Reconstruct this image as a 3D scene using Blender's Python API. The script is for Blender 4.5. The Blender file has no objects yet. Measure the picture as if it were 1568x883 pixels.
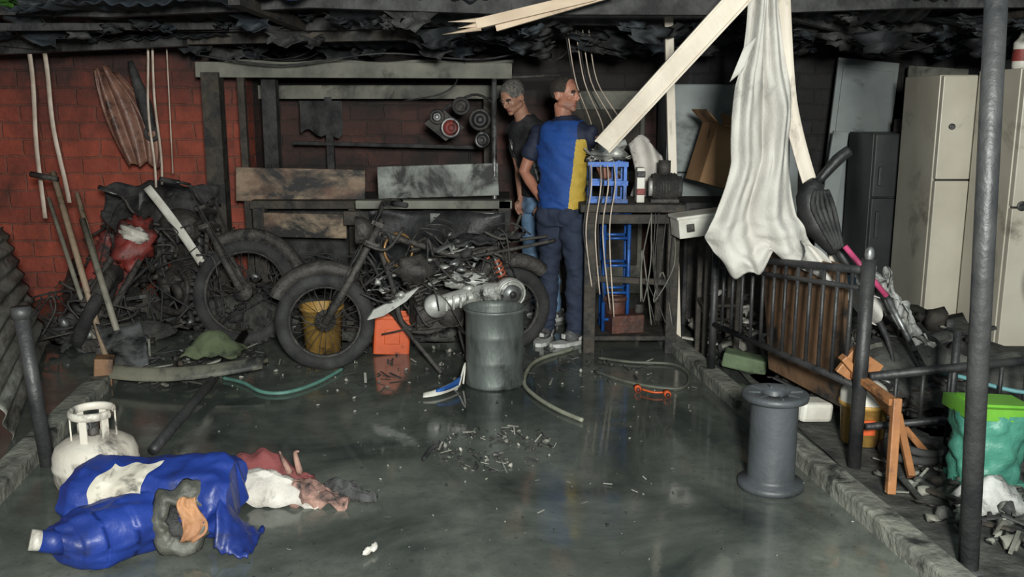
import bpy, bmesh, math, random
from mathutils import Vector as V, Matrix, Euler, noise
from mathutils.bvhtree import BVHTree
R = random.Random(7)
pi = math.pi
sc = bpy.context.scene
sc.view_settings.view_transform = 'Standard'
sc.view_settings.look = 'None'

# ---------------------------------------------------------------- materials
def ramp(nt, fac, a, b, pa=0.35, pb=0.65):
    r = nt.nodes.new('ShaderNodeValToRGB')
    r.color_ramp.elements[0].position = pa; r.color_ramp.elements[1].position = pb
    r.color_ramp.elements[0].color = (*a, 1); r.color_ramp.elements[1].color = (*b, 1)
    nt.links.new(fac, r.inputs[0]); return r.outputs[0]
def noi(nt, vec, scale, detail=5, rough=.55, dist=0):
    n = nt.nodes.new('ShaderNodeTexNoise'); n.inputs['Scale'].default_value = scale
    n.inputs['Detail'].default_value = detail; n.inputs['Roughness'].default_value = rough
    n.inputs['Distortion'].default_value = dist
    nt.links.new(vec, n.inputs['Vector']); return n.outputs[0]
def mixc(nt, fac, a, b, mode='MIX'):
    m = nt.nodes.new('ShaderNodeMix'); m.data_type = 'RGBA'; m.blend_type = mode
    for sock, val in ((m.inputs[0], fac), (m.inputs[6], a), (m.inputs[7], b)):
        if isinstance(val, (int, float)): sock.default_value = val
        elif isinstance(val, tuple): sock.default_value = (*val, 1)
        else: nt.links.new(val, sock)
    return m.outputs[2]
MC = {}
def mat(name, c1, c2=None, scale=6, rough=.6, metal=0, bump=.15, bscale=30, soot=0, sscale=3, trans=0, stretch=(1,1,1), sootc=(.016,.016,.016)):
    if name in MC: return MC[name]
    m = bpy.data.materials.new(name); m.use_nodes = True; nt = m.node_tree
    p = nt.nodes['Principled BSDF']
    tc = nt.nodes.new('ShaderNodeTexCoord'); mp = nt.nodes.new('ShaderNodeMapping')
    mp.inputs['Scale'].default_value = stretch
    nt.links.new(tc.outputs['Object'], mp.inputs[0]); vec = mp.outputs[0]
    if c2 is None: c2 = tuple(x*.65 for x in c1)
    col = ramp(nt, noi(nt, vec, scale), c1, c2)
    if soot > 0:
        lo = .62 - soot*.35
        f = ramp(nt, noi(nt, vec, sscale, 8, .65, .4), (0,0,0), (1,1,1), lo, lo+.14)
        col = mixc(nt, f, col, sootc)
    nt.links.new(col, p.inputs['Base Color'])
    p.inputs['Roughness'].default_value = rough; p.inputs['Metallic'].default_value = metal
    if trans: p.inputs['Transmission Weight'].default_value = trans
    if bump:
        b = nt.nodes.new('ShaderNodeBump'); b.inputs['Strength'].default_value = bump; b.inputs['Distance'].default_value = .02
        nt.links.new(noi(nt, vec, bscale), b.inputs['Height']); nt.links.new(b.outputs[0], p.inputs['Normal'])
    MC[name] = m; return m

char = mat('charcoal', (.010,.010,.011), (.055,.055,.055), 9, .75, 0, .5, 40)
charw = mat('charred_wood', (.025,.020,.016), (.080,.066,.052), 5, .75, 0, .5, 30, .42, 5)
burntm = mat('burnt_metal', (.028,.027,.027), (.10,.09,.08), 9, .65, .3, .5, 40, .28, 9)
rubber = mat('tire_rubber', (.014,.014,.015), (.045,.045,.043), 8, .85, 0, .4, 50)
steel = mat('dull_steel', (.32,.33,.33), (.16,.16,.16), 6, .45, .7, .1, 40, .38, 6)
alu = mat('cast_aluminium', (.60,.60,.57), (.36,.36,.33), 9, .45, .35, .2, 40, .26, 8)
blackp = mat('black_paint', (.014,.014,.016), (.04,.04,.04), 8, .5, .1, .2, 30)
whitep = mat('white_painted_wood', (.78,.71,.61), (.60,.52,.43), 3, .6, 0, .15, 30, .12, 6, stretch=(1,1,.4), sootc=(.2,.17,.14))
cream = mat('cream_enamel', (.58,.54,.45), (.48,.44,.36), 2, .4, 0, .03, 20, .18, 2.2, sootc=(.18,.155,.12))
string = mat('pale_strap', (.62,.52,.44), (.40,.33,.27), 9, .7, 0, .1, 60)
skin = mat('skin', (.42,.19,.125), (.34,.145,.095), 14, .5, 0, .05, 120)
skin2 = mat('skin_olive', (.38,.20,.14), (.30,.15,.10), 14, .5, 0, .05, 120)
stub = mat('stubble_skin', (.29,.14,.10), (.22,.11,.08), 60, .6, 0, .1, 160)
hairm = mat('short_dark_hair', (.022,.017,.014), (.05,.04,.035), 60, .75, 0, .6, 200)
hairg = mat('greying_hair', (.07,.065,.06), (.20,.18,.165), 60, .75, 0, .6, 200)
eyew = mat('eye_white', (.6,.57,.54), None, 5, .3, 0, 0)
irism = mat('iris_brown', (.03,.015,.01), None, 5, .2, 0, 0)
lipm = mat('lips', (.30,.11,.085), None, 20, .5, 0, .05)
wood = mat('raw_wood', (.26,.14,.07), (.17,.08,.04), 5, .6, 0, .2, 30, .4, 4)

# ---------------------------------------------------------------- mesh builder
def TM(loc=(0,0,0), rot=(0,0,0), s=(1,1,1)):
    return Matrix.Translation(loc) @ Euler(rot).to_matrix().to_4x4() @ Matrix.Diagonal((*s, 1))
def nz(x,y,z): return noise.noise(V((x,y,z)))
def spline(pts, n=6):
    pts = [V(p) for p in pts]
    if len(pts) < 3: return pts
    out = []
    for i in range(len(pts)-1):
        p0 = pts[max(i-1,0)]; p1 = pts[i]; p2 = pts[i+1]; p3 = pts[min(i+2,len(pts)-1)]
        for k in range(n):
            t = k/n
            out.append(.5*((2*p1)+(p2-p0)*t+(2*p0-5*p1+4*p2-p3)*t*t+(3*p1-p0-3*p2+p3)*t**3))
    out.append(pts[-1]); return out
class B:
    def __init__(s): s.v=[]; s.f=[]; s.m=[]; s.sm=[]; s.mats=[]; s.X=Matrix.Identity(4)
    def mi(s, m):
        if m not in s.mats: s.mats.append(m)
        return s.mats.index(m)
    def add(s, vs, fs, m, smooth=False, T=None):
        o = len(s.v); X = s.X if T is None else s.X @ T
        s.v += [X @ V(p) for p in vs]; k = s.mi(m)
        for f in fs: s.f.append([i+o for i in f]); s.m.append(k); s.sm.append(smooth)
    def box(s, c, size, m, rot=(0,0,0), taper=1):
        x,y,z = [q/2 for q in size]; t = taper
        vs = [(-x,-y,-z),(x,-y,-z),(x,y,-z),(-x,y,-z),(-x*t,-y*t,z),(x*t,-y*t,z),(x*t,y*t,z),(-x*t,y*t,z)]
        fs = [(3,2,1,0),(4,5,6,7),(0,1,5,4),(1,2,6,5),(2,3,7,6),(3,0,4,7)]
        s.add(vs, fs, m, False, TM(c, rot))
    def beam(s, p1, p2, w, h, m, up=(0,0,1), n=1):
        p1=V(p1); p2=V(p2); d=(p2-p1).normalized(); u=V(up)
        if abs(d.dot(u))>.98: u=V((0,1,0))
        sx=d.cross(u).normalized(); sy=sx.cross(d)
        vs=[]
        for i in range(n+1):
            q=p1.lerp(p2,i/n)
            for a,b in ((-1,-1),(1,-1),(1,1),(-1,1)): vs.append(q+sx*w/2*a+sy*h/2*b)
        fs=[(0,1,2,3),tuple(4*n+k for k in (3,2,1,0))]
        for i in range(n):
            for k in range(4):
                a=4*i+k; b=4*i+(k+1)%4; fs.append((b,a,a+4,b+4))
        s.add(vs,fs,m)
    def tube(s, pts, r, m, seg=8, sp=0, caps=True, ry=None, up=None):
        pts = spline(pts, sp) if sp else [V(p) for p in pts]
        n = len(pts)
        if isinstance(r,(int,float)): rr=[r]*n
        else:
            rr=[]
            for i in range(n):
                t=i/(n-1)*(len(r)-1); k=min(int(t),len(r)-2); rr.append(r[k]*(1-(t-k))+r[k+1]*(t-k))
        vs=[]; u=None
        for i,p in enumerate(pts):
            d=(pts[min(i+1,n-1)]-pts[max(i-1,0)])
            d = d.normalized() if d.length>1e-9 else V((0,0,1))
            if u is None:
                a=V(up) if up else (V((0,0,1)) if abs(d.z)<.9 else V((1,0,0)))
                u=(a-d*a.dot(d)).normalized()
            else:
                u=(u-d*u.dot(d)).normalized()
            w=d.cross(u)
            for k in range(seg):
                an=2*pi*k/seg
                vs.append(p+(u*math.cos(an)*(ry or 1)+w*math.sin(an))*rr[i])
        fs=[]
        for i in range(n-1):
            for k in range(seg):
                a=i*seg+k; b=i*seg+(k+1)%seg
                fs.append((a,b,b+seg,a+seg))
        if caps:
            fs.append(tuple(range(seg-1,-1,-1))); fs.append(tuple((n-1)*seg+k for k in range(seg)))
        s.add(vs,fs,m,True)
    def cyl(s,p1,p2,r,m,r2=None,seg=18):
        s.tube([p1,p2],[r,r if r2 is None else r2],m,seg)
    def lathe(s, prof, m, seg=28, T=None):
        vs=[]; fs=[]
        for r,z in prof:
            for k in range(seg): vs.append((r*math.cos(2*pi*k/seg), r*math.sin(2*pi*k/seg), z))
        for i in range(len(prof)-1):
            for k in range(seg):
                a=i*seg+k; b=i*seg+(k+1)%seg; fs.append((a,b,b+seg,a+seg))
        s.add(vs,fs,m,True,T)
    def torus(s, T, Ra, r, m, n1=36, n2=10, sy=1.0, a0=0, a1=2*pi):
        vs=[]; fs=[]; full=abs(a1-a0-2*pi)<1e-4; N=n1 if full else n1+1
        for i in range(N):
            a=a0+(a1-a0)*i/n1
            for k in range(n2):
                b=2*pi*k/n2; rad=Ra+r*math.cos(b)
                vs.append((rad*math.cos(a), r*sy*math.sin(b), rad*math.sin(a)))
        for i in range(n1):
            for k in range(n2):
                i2=(i+1)%N
                fs.append((i*n2+k, i*n2+(k+1)%n2, i2*n2+(k+1)%n2, i2*n2+k))
        s.add(vs,fs,m,True,T)
    def ell(s, c, rad, m, rot=(0,0,0), nu=18, nv=12, jit=0):
        vs=[(0,0,-1)]; fs=[]
        for j in range(1,nv):
            ph=-pi/2+pi*j/nv
            for i in range(nu):
                a=2*pi*i/nu; vs.append((math.cos(a)*math.cos(ph),math.sin(a)*math.cos(ph),math.sin(ph)))
        vs.append((0,0,1)); top=len(vs)-1
        if jit: vs=[tuple(V(p)*(1+jit*noise.noise(V(p)*2+V(c)*5)+jit*.5*noise.noise(V(p)*5+V(c)))) for p in vs]
        for i in range(nu):
            fs.append((0,1+(i+1)%nu,1+i)); fs.append((top,top-nu+i,top-nu+(i+1)%nu))
        for j in range(nv-2):
            for i in range(nu):
                a=1+j*nu+i; b=1+j*nu+(i+1)%nu; fs.append((a,b,b+nu,a+nu))
        s.add(vs,fs,m,True,TM(c,rot,rad))
    def loft(s, secs, m, seg=20):
        vs=[]; fs=[]; n=len(secs)
        for c,rx,ry in secs:
            for k in range(seg):
                a=2*pi*k/seg; vs.append((c[0]+rx*math.cos(a), c[1]+ry*math.sin(a), c[2]))
        for i in range(n-1):
            for k in range(seg):
                a=i*seg+k; b=i*seg+(k+1)%seg; fs.append((a,b,b+seg,a+seg))
        fs.append(tuple(range(seg-1,-1,-1))); fs.append(tuple((n-1)*seg+k for k in range(seg)))
        s.add(vs,fs,m,True)
    def grid(s, fn, nu, nv, m, th=0, smooth=True):
        P=[[V(fn(i/nu,j/nv)) for i in range(nu+1)] for j in range(nv+1)]
        vs=[p for row in P for p in row]; W=nu+1; fs=[]
        for j in range(nv):
            for i in range(nu):
                a=j*W+i; fs.append((a,a+1,a+1+W,a+W))
        if th:
            N=[]
            for j in range(nv+1):
                for i in range(nu+1):
                    du=P[j][min(i+1,nu)]-P[j][max(i-1,0)]; dv=P[min(j+1,nv)][i]-P[max(j-1,0)][i]
                    q=du.cross(dv); N.append(q.normalized() if q.length>1e-12 else V((0,0,1)))
            o=len(vs); vs=vs+[vs[i]-N[i]*th for i in range(o)]
            fs=fs+[tuple(x+o for x in reversed(f)) for f in fs]
            bd=[i for i in range(W)]+[j*W+nu for j in range(1,nv+1)]+[nv*W+i for i in range(nu-1,-1,-1)]+[j*W for j in range(nv-1,0,-1)]
            for k in range(len(bd)):
                a=bd[k]; b=bd[(k+1)%len(bd)]; fs.append((b,a,a+o,b+o))
        s.add(vs,fs,m,smooth)
    def prism(s, poly, th, m, T=None):
        n=len(poly); vs=[(x,-th/2,z) for x,z in poly]+[(x,th/2,z) for x,z in poly]
        fs=[tuple(range(n)),tuple(range(2*n-1,n-1,-1))]+[((k+1)%n,k,k+n,(k+1)%n+n) for k in range(n)]
        s.add(vs,fs,m,False,T)
    def debris(s, c, spread, n, ms, size=(.02,.08), h=.1, sticks=.5):
        for _ in range(n):
            a=R.uniform(0,2*pi); q=math.sqrt(R.random())
            x=c[0]+spread[0]*q*math.cos(a); y=c[1]+spread[1]*q*math.sin(a)
            z=c[2]+h*(1-q*q)*R.uniform(.2,1); m=R.choice(ms); L=R.uniform(*size)
            if R.random()<sticks:
                d=V((R.uniform(-1,1),R.uniform(-1,1),R.uniform(-.3,.35))).normalized()*L*1.6
                p=V((x,y,z)); t=L*R.uniform(.05,.14)
                p.z=max(p.z, abs(d.z)/2+t+.003+c[2])
                s.beam(p-d/2,p+d/2,t*2,t,m)
            else:
                e=V((L*R.uniform(.3,.7),L*R.uniform(.3,.7),L*R.uniform(.1,.5)))/2
                s.ell((x,y,max(z,e.z+c[2])),e*1.2,m,(R.uniform(-.5,.5),R.uniform(-.5,.5),R.uniform(0,3)),nu=6,nv=4,jit=.9)
    def done(s, name, bevel=0, sub=0):
        if not s.v: return None
        mn=V([min(p[i] for p in s.v) for i in range(3)]); mx=V([max(p[i] for p in s.v) for i in range(3)])
        o=V(((mn.x+mx.x)/2,(mn.y+mx.y)/2,mn.z))
        me=bpy.data.meshes.new(name); me.from_pydata([p-o for p in s.v],[],s.f)
        for m in s.mats: me.materials.append(m)
        me.polygons.foreach_set('material_index',s.m); me.polygons.foreach_set('use_smooth',s.sm); me.update()
        ob=bpy.data.objects.new(name,me); ob.location=o; sc.collection.objects.link(ob)
        if bevel:
            b=ob.modifiers.new('bevel','BEVEL'); b.width=bevel; b.segments=2; b.limit_method='ANGLE'; b.angle_limit=math.radians(50)
        return ob

# ---------------------------------------------------------------- room shell
def brick_mat(name, c1, c2, mortar, soot, topsoot=0, ts0=1.35, ts1=2.0):
    m=bpy.data.materials.new(name); m.use_nodes=True; nt=m.node_tree; p=nt.nodes['Principled BSDF']
    g=nt.nodes.new('ShaderNodeNewGeometry'); sp=nt.nodes.new('ShaderNodeSeparateXYZ'); cb=nt.nodes.new('ShaderNodeCombineXYZ')
    ad=nt.nodes.new('ShaderNodeMath'); ad.operation='ADD'
    nt.links.new(g.outputs['Position'],sp.inputs[0]); nt.links.new(sp.outputs[0],ad.inputs[0]); nt.links.new(sp.outputs[1],ad.inputs[1])
    nt.links.new(ad.outputs[0],cb.inputs[0]); nt.links.new(sp.outputs[2],cb.inputs[1])
    vec=cb.outputs[0]
    nn=nt.nodes.new('ShaderNodeTexNoise'); nn.inputs['Scale'].default_value=5; nt.links.new(vec,nn.inputs['Vector'])
    vm=nt.nodes.new('ShaderNodeMix'); vm.data_type='VECTOR'; vm.inputs[0].default_value=.045
    nt.links.new(vec,vm.inputs[4]); nt.links.new(nn.outputs[1],vm.inputs[5])
    br=nt.nodes.new('ShaderNodeTexBrick'); br.inputs['Scale'].default_value=1
    br.inputs['Brick Width'].default_value=.29; br.inputs['Row Height'].default_value=.128; br.inputs['Mortar Size'].default_value=.010
    br.inputs['Mortar Smooth'].default_value=.7; br.inputs['Bias'].default_value=0
    br.inputs['Color1'].default_value=(*c1,1); br.inputs['Color2'].default_value=(*c2,1); br.inputs['Mortar'].default_value=(*mortar,1)
    nt.links.new(vm.outputs[1],br.inputs['Vector'])
    col=mixc(nt,ramp(nt,noi(nt,vec,7,6,.6),(0,0,0),(.7,.7,.7),.38,.7),br.outputs[0],tuple(x*.4 for x in c1))
    col=mixc(nt,ramp(nt,noi(nt,vec,14,6,.7),(0,0,0),(.35,.35,.35),.52,.7),col,tuple(x*.8+.05 for x in c1))
    f=ramp(nt,noi(nt,vec,1.6,8,.62,.5),(0,0,0),(.93,.93,.93),.66-soot*.35,.90-soot*.35)
    if topsoot:
        nzv=noi(nt,vec,2.2,6,.6); am=nt.nodes.new('ShaderNodeMath'); am.operation='MULTIPLY_ADD'; am.inputs[1].default_value=.9
        nt.links.new(nzv,am.inputs[0]); nt.links.new(sp.outputs[2],am.inputs[2])
        hz=nt.nodes.new('ShaderNodeMapRange'); hz.inputs[1].default_value=ts0+.42; hz.inputs[2].default_value=ts1+.42; hz.inputs[3].default_value=0; hz.inputs[4].default_value=topsoot
        nt.links.new(am.outputs[0],hz.inputs[0])
        mx=nt.nodes.new('ShaderNodeMath'); mx.operation='MAXIMUM'; nt.links.new(f,mx.inputs[0]); nt.links.new(hz.outputs[0],mx.inputs[1]); f=mx.outputs[0]
    col=mixc(nt,f,col,(.024,.022,.022))
    nt.links.new(col,p.inputs['Base Color']); p.inputs['Roughness'].default_value=.85
    b=nt.nodes.new('ShaderNodeBump'); b.inputs['Strength'].default_value=.6; b.inputs['Distance'].default_value=.02; b.invert=True
    nt.links.new(br.outputs['Fac'],b.inputs['Height'])
    b2=nt.nodes.new('ShaderNodeBump'); b2.inputs['Strength'].default_value=.6; b2.inputs['Distance'].default_value=.02
    nt.links.new(noi(nt,vec,22),b2.inputs['Height']); nt.links.new(b.outputs[0],b2.inputs['Normal'])
    nt.links.new(b2.outputs[0],p.inputs['Normal']); return m
brickL=brick_mat('red_brick',(.40,.085,.05),(.28,.062,.040),(.24,.10,.07),.42,.92,1.45,1.95)
brickB=brick_mat('sooty_brick',(.15,.062,.050),(.095,.045,.038),(.10,.068,.056),.80,.95,1.15,1.75)
brickR=brick_mat('grey_block',(.06,.066,.07),(.045,.05,.054),(.045,.047,.05),1.0,.7)

def floor_mat():
    m=bpy.data.materials.new('wet_concrete'); m.use_nodes=True; nt=m.node_tree; p=nt.nodes['Principled BSDF']
    g=nt.nodes.new('ShaderNodeNewGeometry'); vec=g.outputs['Position']
    c=ramp(nt,noi(nt,vec,1.1,8,.62,.6),(.028,.034,.032),(.19,.205,.175),.36,.76)
    c=mixc(nt,ramp(nt,noi(nt,vec,9,6,.7),(0,0,0),(.6,.6,.6),.45,.7),c,(.05,.056,.05))
    c=mixc(nt,ramp(nt,noi(nt,vec,40,3,.7),(0,0,0),(.6,.6,.6),.62,.72),c,(.014,.014,.014))
    nt.links.new(c,p.inputs['Base Color'])
    r=ramp(nt,noi(nt,vec,1.7,6,.6,.4),(.04,.04,.04),(.28,.28,.28),.44,.72)
    nt.links.new(r,p.inputs['Roughness'])
    b=nt.nodes.new('ShaderNodeBump'); b.inputs['Strength'].default_value=.04; b.inputs['Distance'].default_value=.01
    nt.links.new(noi(nt,vec,12,6,.6),b.inputs['Height']); nt.links.new(b.outputs[0],p.inputs['Normal'])
    return m
fm=floor_mat()
b=B(); b.box((0,3.5,-.05),(13,12,.1),fm); b.done('floor')
dirt=mat('burnt_soil',(.020,.020,.019),(.085,.085,.075),7,.8,0,.8,20)
b=B()
b.grid(lambda u,v:(1.58-.42*v+u*(2.7+.42*v), 2.2+v*6.1, .02+.03*nz(u*9,v*16,1)), 40,70,dirt)
b.done('ground')
conc=mat('old_concrete',(.26,.26,.22),(.12,.12,.105),8,.7,0,.6,25,.25,6)
b=B(); b.beam((1.56,2.2,.03),(1.04,6.3,.03),.11,.09,conc,n=8); b.done('concrete_curb',.012)
b=B(); b.beam((-1.98,2.4,.03),(-2.42,5.6,.03),.12,.09,conc,n=8); b.done('concrete_curb',.012)
b=B(); b.box((-3.27,7.6,1.15),(2.36,.2,2.3),brickL); b.done('wall_left_rear')
b=B(); b.box((-2.19,8.05,1.15),(.2,.7,2.3),brickB); b.done('wall_alcove')
b=B(); b.box((-.37,8.5,1.15),(3.84,.2,2.3),brickB); b.done('wall_back')
b=B(); b.box((3.0,8.5,1.15),(2.9,.2,2.3),brickR); b.done('wall_back_right')
b=B(); b.box((-4.45,5.6,1.15),(.2,4.2,2.3),brickL); b.done('wall_left')
b=B(); b.box((4.5,6.6,1.15),(.2,4.0,2.3),brickR); b.done('wall_right')
roofm=mat('sooty_corrugated_metal',(.006,.008,.010),(.020,.024,.028),2.5,.75,.1,.5,12,.4,2)
b=B()
def rf(u,v):
    x=-4.6+9.2*u; y=4.5+4.2*v+.15*nz(u*14,0,3)*(1-v)
    return (x,y,2.25-.05*v+.016*math.sin(x*2*pi/.15)+.13*nz(x*.9,y*.9,4)+.04*nz(x*4,y*4,7))
b.grid(rf,400,60,roofm,.004); b.done('ceiling')
sheetm=mat('smoked_roof_sheet',(.010,.014,.019),(.032,.042,.052),3,.7,.15,.5,14,.45,4)
b=B()
for (x,y,w,l,z,sl,ro) in ((-3.0,5.4,1.1,.9,2.14,-.05,.2),(-1.9,5.2,1.0,1.1,2.12,.04,-.15),(-.6,5.6,.9,.9,2.13,-.04,.1),(1.9,5.6,1.0,.9,2.13,-.04,-.2),(3.0,5.8,.9,1.0,2.11,.04,.1),(-2.6,6.6,1.4,.7,2.06,.03,.05),(-1.0,6.9,1.3,.7,2.05,-.03,0)):
    def fs(u,v,x=x,y=y,w=w,l=l,z=z,sl=sl,ro=ro):
        a=(u-.5)*w; c=(v-.5)*l; X=x+a*math.cos(ro)-c*math.sin(ro); Y=y+a*math.sin(ro)+c*math.cos(ro)
        return (X,Y,z+sl*(v-.5)*2+.010*math.sin(a*2*pi/.09)+.07*nz(X*2,Y*2,9)+.02*nz(X*7,Y*7,1))
    b.grid(fs,70,24,sheetm,.003)
b.done('sagging_roof_sheets')
b=B()
for y in (5.3,6.4,7.5):
    pts=[(-4.4+1.1*i,y+.1*nz(i,y,0),2.12+.06*nz(i*.7,y,5)) for i in range(9)]
    for p,q in zip(pts,pts[1:]): b.beam(p,q,.07,.08,char)
for x in (-3.4,-1.4,1.2,2.9): b.beam((x,4.9,2.12),(x+.35*R.random(),8.2,2.07),.06,.07,charw,n=4)
b.beam((-2.9,5.2,2.0),(-1.2,6.9,2.14),.05,.04,char); b.beam((1.3,5.6,2.16),(2.9,6.7,1.96),.05,.04,char)
b.done('roof_joists')
b=B()
b.beam((-3.9,6.55,1.95),(-2.2,6.5,2.02),.10,.09,char,n=5); b.beam((-2.5,6.6,2.02),(-.7,6.5,2.05),.09,.07,charw,n=5)
b.beam((-3.9,6.45,2.05),(-3.0,6.4,1.96),.05,.05,char)
for i in range(170):
    x=R.uniform(-3.9,3.4); y=R.uniform(5.2,7.6); z=R.uniform(2.0,2.14)
    L=R.uniform(.08,.36); a=R.uniform(-.9,.9)
    b.grid(lambda u,v,x=x,y=y,z=z,L=L,a=a:(x+(u-.5)*L*(1-v*.6)+.03*math.sin(9*v+x*7), y+.05*math.sin(6*u+x)+.1*a*v, z-v*L*.34+.05*a*u+.03*nz(u*4+x,v*4,z)),5,5,R.choice([char,roofm,roofm,sheetm]),.004)
b.done('collapsed_roof_scraps')
b=B()
for i in range(12):
    x=R.uniform(-3.2,2.5); y=R.uniform(6,7.5); w=R.uniform(.3,1.1); d=R.uniform(.03,.12)
    b.tube([(x,y,2.08),(x+w*.3,y,2.06-d),(x+w*.7,y+.1,2.04-d*.8),(x+w,y+.1,2.08)],.005,char,6,6)
b.tube([(-2.2,6.7,1.93),(-1.6,6.7,1.86),(-.9,6.7,1.94),(-.2,6.7,1.9),(.3,6.7,2.02)],.007,char,6,6)
b.done('hanging_burnt_wires')
blue_t=mat('blue_tarpaulin',(.02,.05,.22),(.03,.07,.32),5,.6,0,.3,20,.3,4)
b=B(); b.grid(lambda u,v:(-1.35+.45*u,4.9+.1*math.sin(7*u),2.22-.12*v*(1-abs(u-.5))-.02*math.sin(12*u)),14,6,blue_t,.003); b.done('blue_tarpaulin')
leaf=mat('green_leaf',(.08,.22,.03),(.04,.13,.02),8,.5,0,.1)
b=B()
for i in range(60):
    c=V((R.uniform(-2.85,-2.5),R.uniform(4.8,5.1),R.uniform(2.08,2.2))); a=R.uniform(0,6.3)
    d=V((math.cos(a),math.sin(a),R.uniform(-.6,.2)))*.045; e=V((-d.y,d.x,.02))*.4
    b.add([c-d,c+e,c+d,c-e],[(0,1,2,3)],leaf)
b.tube([(-2.95,5.0,2.2),(-2.7,4.95,2.15),(-2.5,4.95,2.18)],.006,wood,5,4)
b.done('tree_foliage')

# shelf frame in the alcove
greyw=mat('smoked_grey_timber',(.22,.215,.18),(.10,.10,.085),4,.75,0,.4,20,.22,3)
b=B()
b.beam((-2.30,7.0,1.84),(.0,7.0,1.83),.06,.11,greyw,n=4)
b.beam((-2.14,7.9,1.69),(.05,7.9,1.69),.05,.11,greyw)
b.grid(lambda u,v:(-2.14+2.15*u,7.03+.85*v,1.905-.05*v+.01*math.sin(u*20)),20,4,greyw,.02)
b.beam((-2.19,7.0,0),(-2.19,7.0,1.82),.13,.13,charw,n=4); b.beam((-1.86,7.35,0),(-1.86,7.35,1.78),.11,.11,char,n=4)
b.beam((-1.97,7.0,0),(-1.98,7.0,1.80),.05,.05,charw); b.beam((-.2,7.9,0),(-.2,7.9,1.65),.07,.07,charw)
b.beam((-1.5,7.9,0),(-1.52,7.9,1.65),.06,.06,char); b.beam((-1.8,7.8,1.28),(-.3,7.85,1.24),.04,.03,char)
b.grid(lambda u,v:(-1.75+.35*u,7.85+.02*math.sin(9*u),1.62-.38*v*(.7+.4*nz(u*3,v,2))),10,8,char,.006)
b.done('timber_shelf_frame',.006)
b=B(); b.cyl((-.13,7.0,0),(-.13,7.0,1.85),.018,steel); b.cyl((-.13,7.0,1.78),(.35,7.0,1.8),.012,burntm); b.done('metal_pole')
redp=mat('red_plastic',(.26,.035,.028),(.13,.028,.024),7,.55,0,.3,30,.46,6)
b=B()
def disc(b,c,r,m1,m2,tilt):
    T=TM(c,tilt)
    b.torus(T,r,.014,m1,24,8); b.lathe([(r,-.0),(r*.75,.03),(r*.4,.04),(r*.35,.01),(0,.015)],m2,20,T@TM((0,0,0),(pi/2,0,0)))
disc(b,(-.46,7.1,1.42),.065,steel,redp,(0,0,.3)); disc(b,(-.24,7.1,1.48),.07,burntm,blackp,(0,0,.1))
disc(b,(-.56,7.12,1.50),.045,burntm,steel,(0,0,0)); disc(b,(-.22,7.1,1.33),.05,steel,blackp,(0,0,-.2)); disc(b,(-.38,7.1,1.58),.055,char,burntm,(.2,0,0))
b.prism([(-.66,1.45),(-.52,1.56),(-.36,1.42),(-.5,1.32)],.02,burntm,TM((0,7.15,0))); b.tube([(-.6,7.13,1.5),(-.3,7.13,1.66),(-.13,7.02,1.6)],.010,char,6,6)
b.tube([(-.8,7.13,1.62),(-.55,7.1,1.66),(-.42,7.1,1.74),(-.4,7.0,1.84)],.006,char,6,6)
b.done('hanging_headlamp_cluster')

# charred workbench with boards
scorch=mat('scorched_board',(.38,.29,.20),(.14,.075,.05),4,.65,0,.2,20,.52,2.6,stretch=(1,1,1.6))
greyb=mat('ashen_board',(.36,.38,.35),(.18,.19,.18),4,.65,0,.2,20,.45,2.6)
b=B()
b.box((-.97,7.2,.87),(1.9,.75,.06),charw)
b.box((-.55,6.62,.90),(1.1,.12,.06),greyw)
for x in (-1.85,-1.15,-.1): b.beam((x,6.85,0),(x,6.85,.85),.09,.09,charw); b.beam((x,7.5,0),(x,7.5,.85),.08,.08,char)
b.box((-.62,6.62,.8),(1.15,.05,.1),charw); b.beam((-.08,6.6,0),(-.05,6.6,.93),.09,.08,charw)
b.box((-1.57,6.98,1.0),(.96,.04,.25),scorch,(-.1,0.02,0)); b.box((-.55,7.0,1.03),(.90,.04,.24),greyb,(-.1,-.03,0))
b.box((-1.5,6.75,.73),(.6,.03,.18),scorch,(.1,.02,0)); b.box((-.35,6.55,.78),(.45,.03,.13),greyb,(0,0,.05))
b.box((-1.0,7.3,.45),(1.8,.03,.8),char)
b.done('charred_workbench',.006)
b=B()
b.grid(lambda u,v:(-1.0+.95*u,6.5+.08*math.sin(5*u+3*v),.86-.42*v-.12*math.sin(pi*u)*v+.02*nz(u*5,v*5,0)),24,12,blackp,.004); b.done('black_tarpaulin')
b=B()
b.grid(lambda u,v:(-3.02+.85*u+.04*nz(u*3,v*3,8),6.95+.1*math.sin(6*u+2*v)-.2*v,1.04-.10*abs(u-.5)-.42*v*(.5+.5*math.sin(pi*u))+.05*nz(u*6,v*6,0)),26,16,char,.006)
b.grid(lambda u,v:(-2.75+.5*u,6.9+.08*math.sin(9*u)-.1*v,.98-.5*v+.04*nz(u*6,v*6,5)),16,12,blackp,.005); b.done('burnt_cover_sheet')

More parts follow.
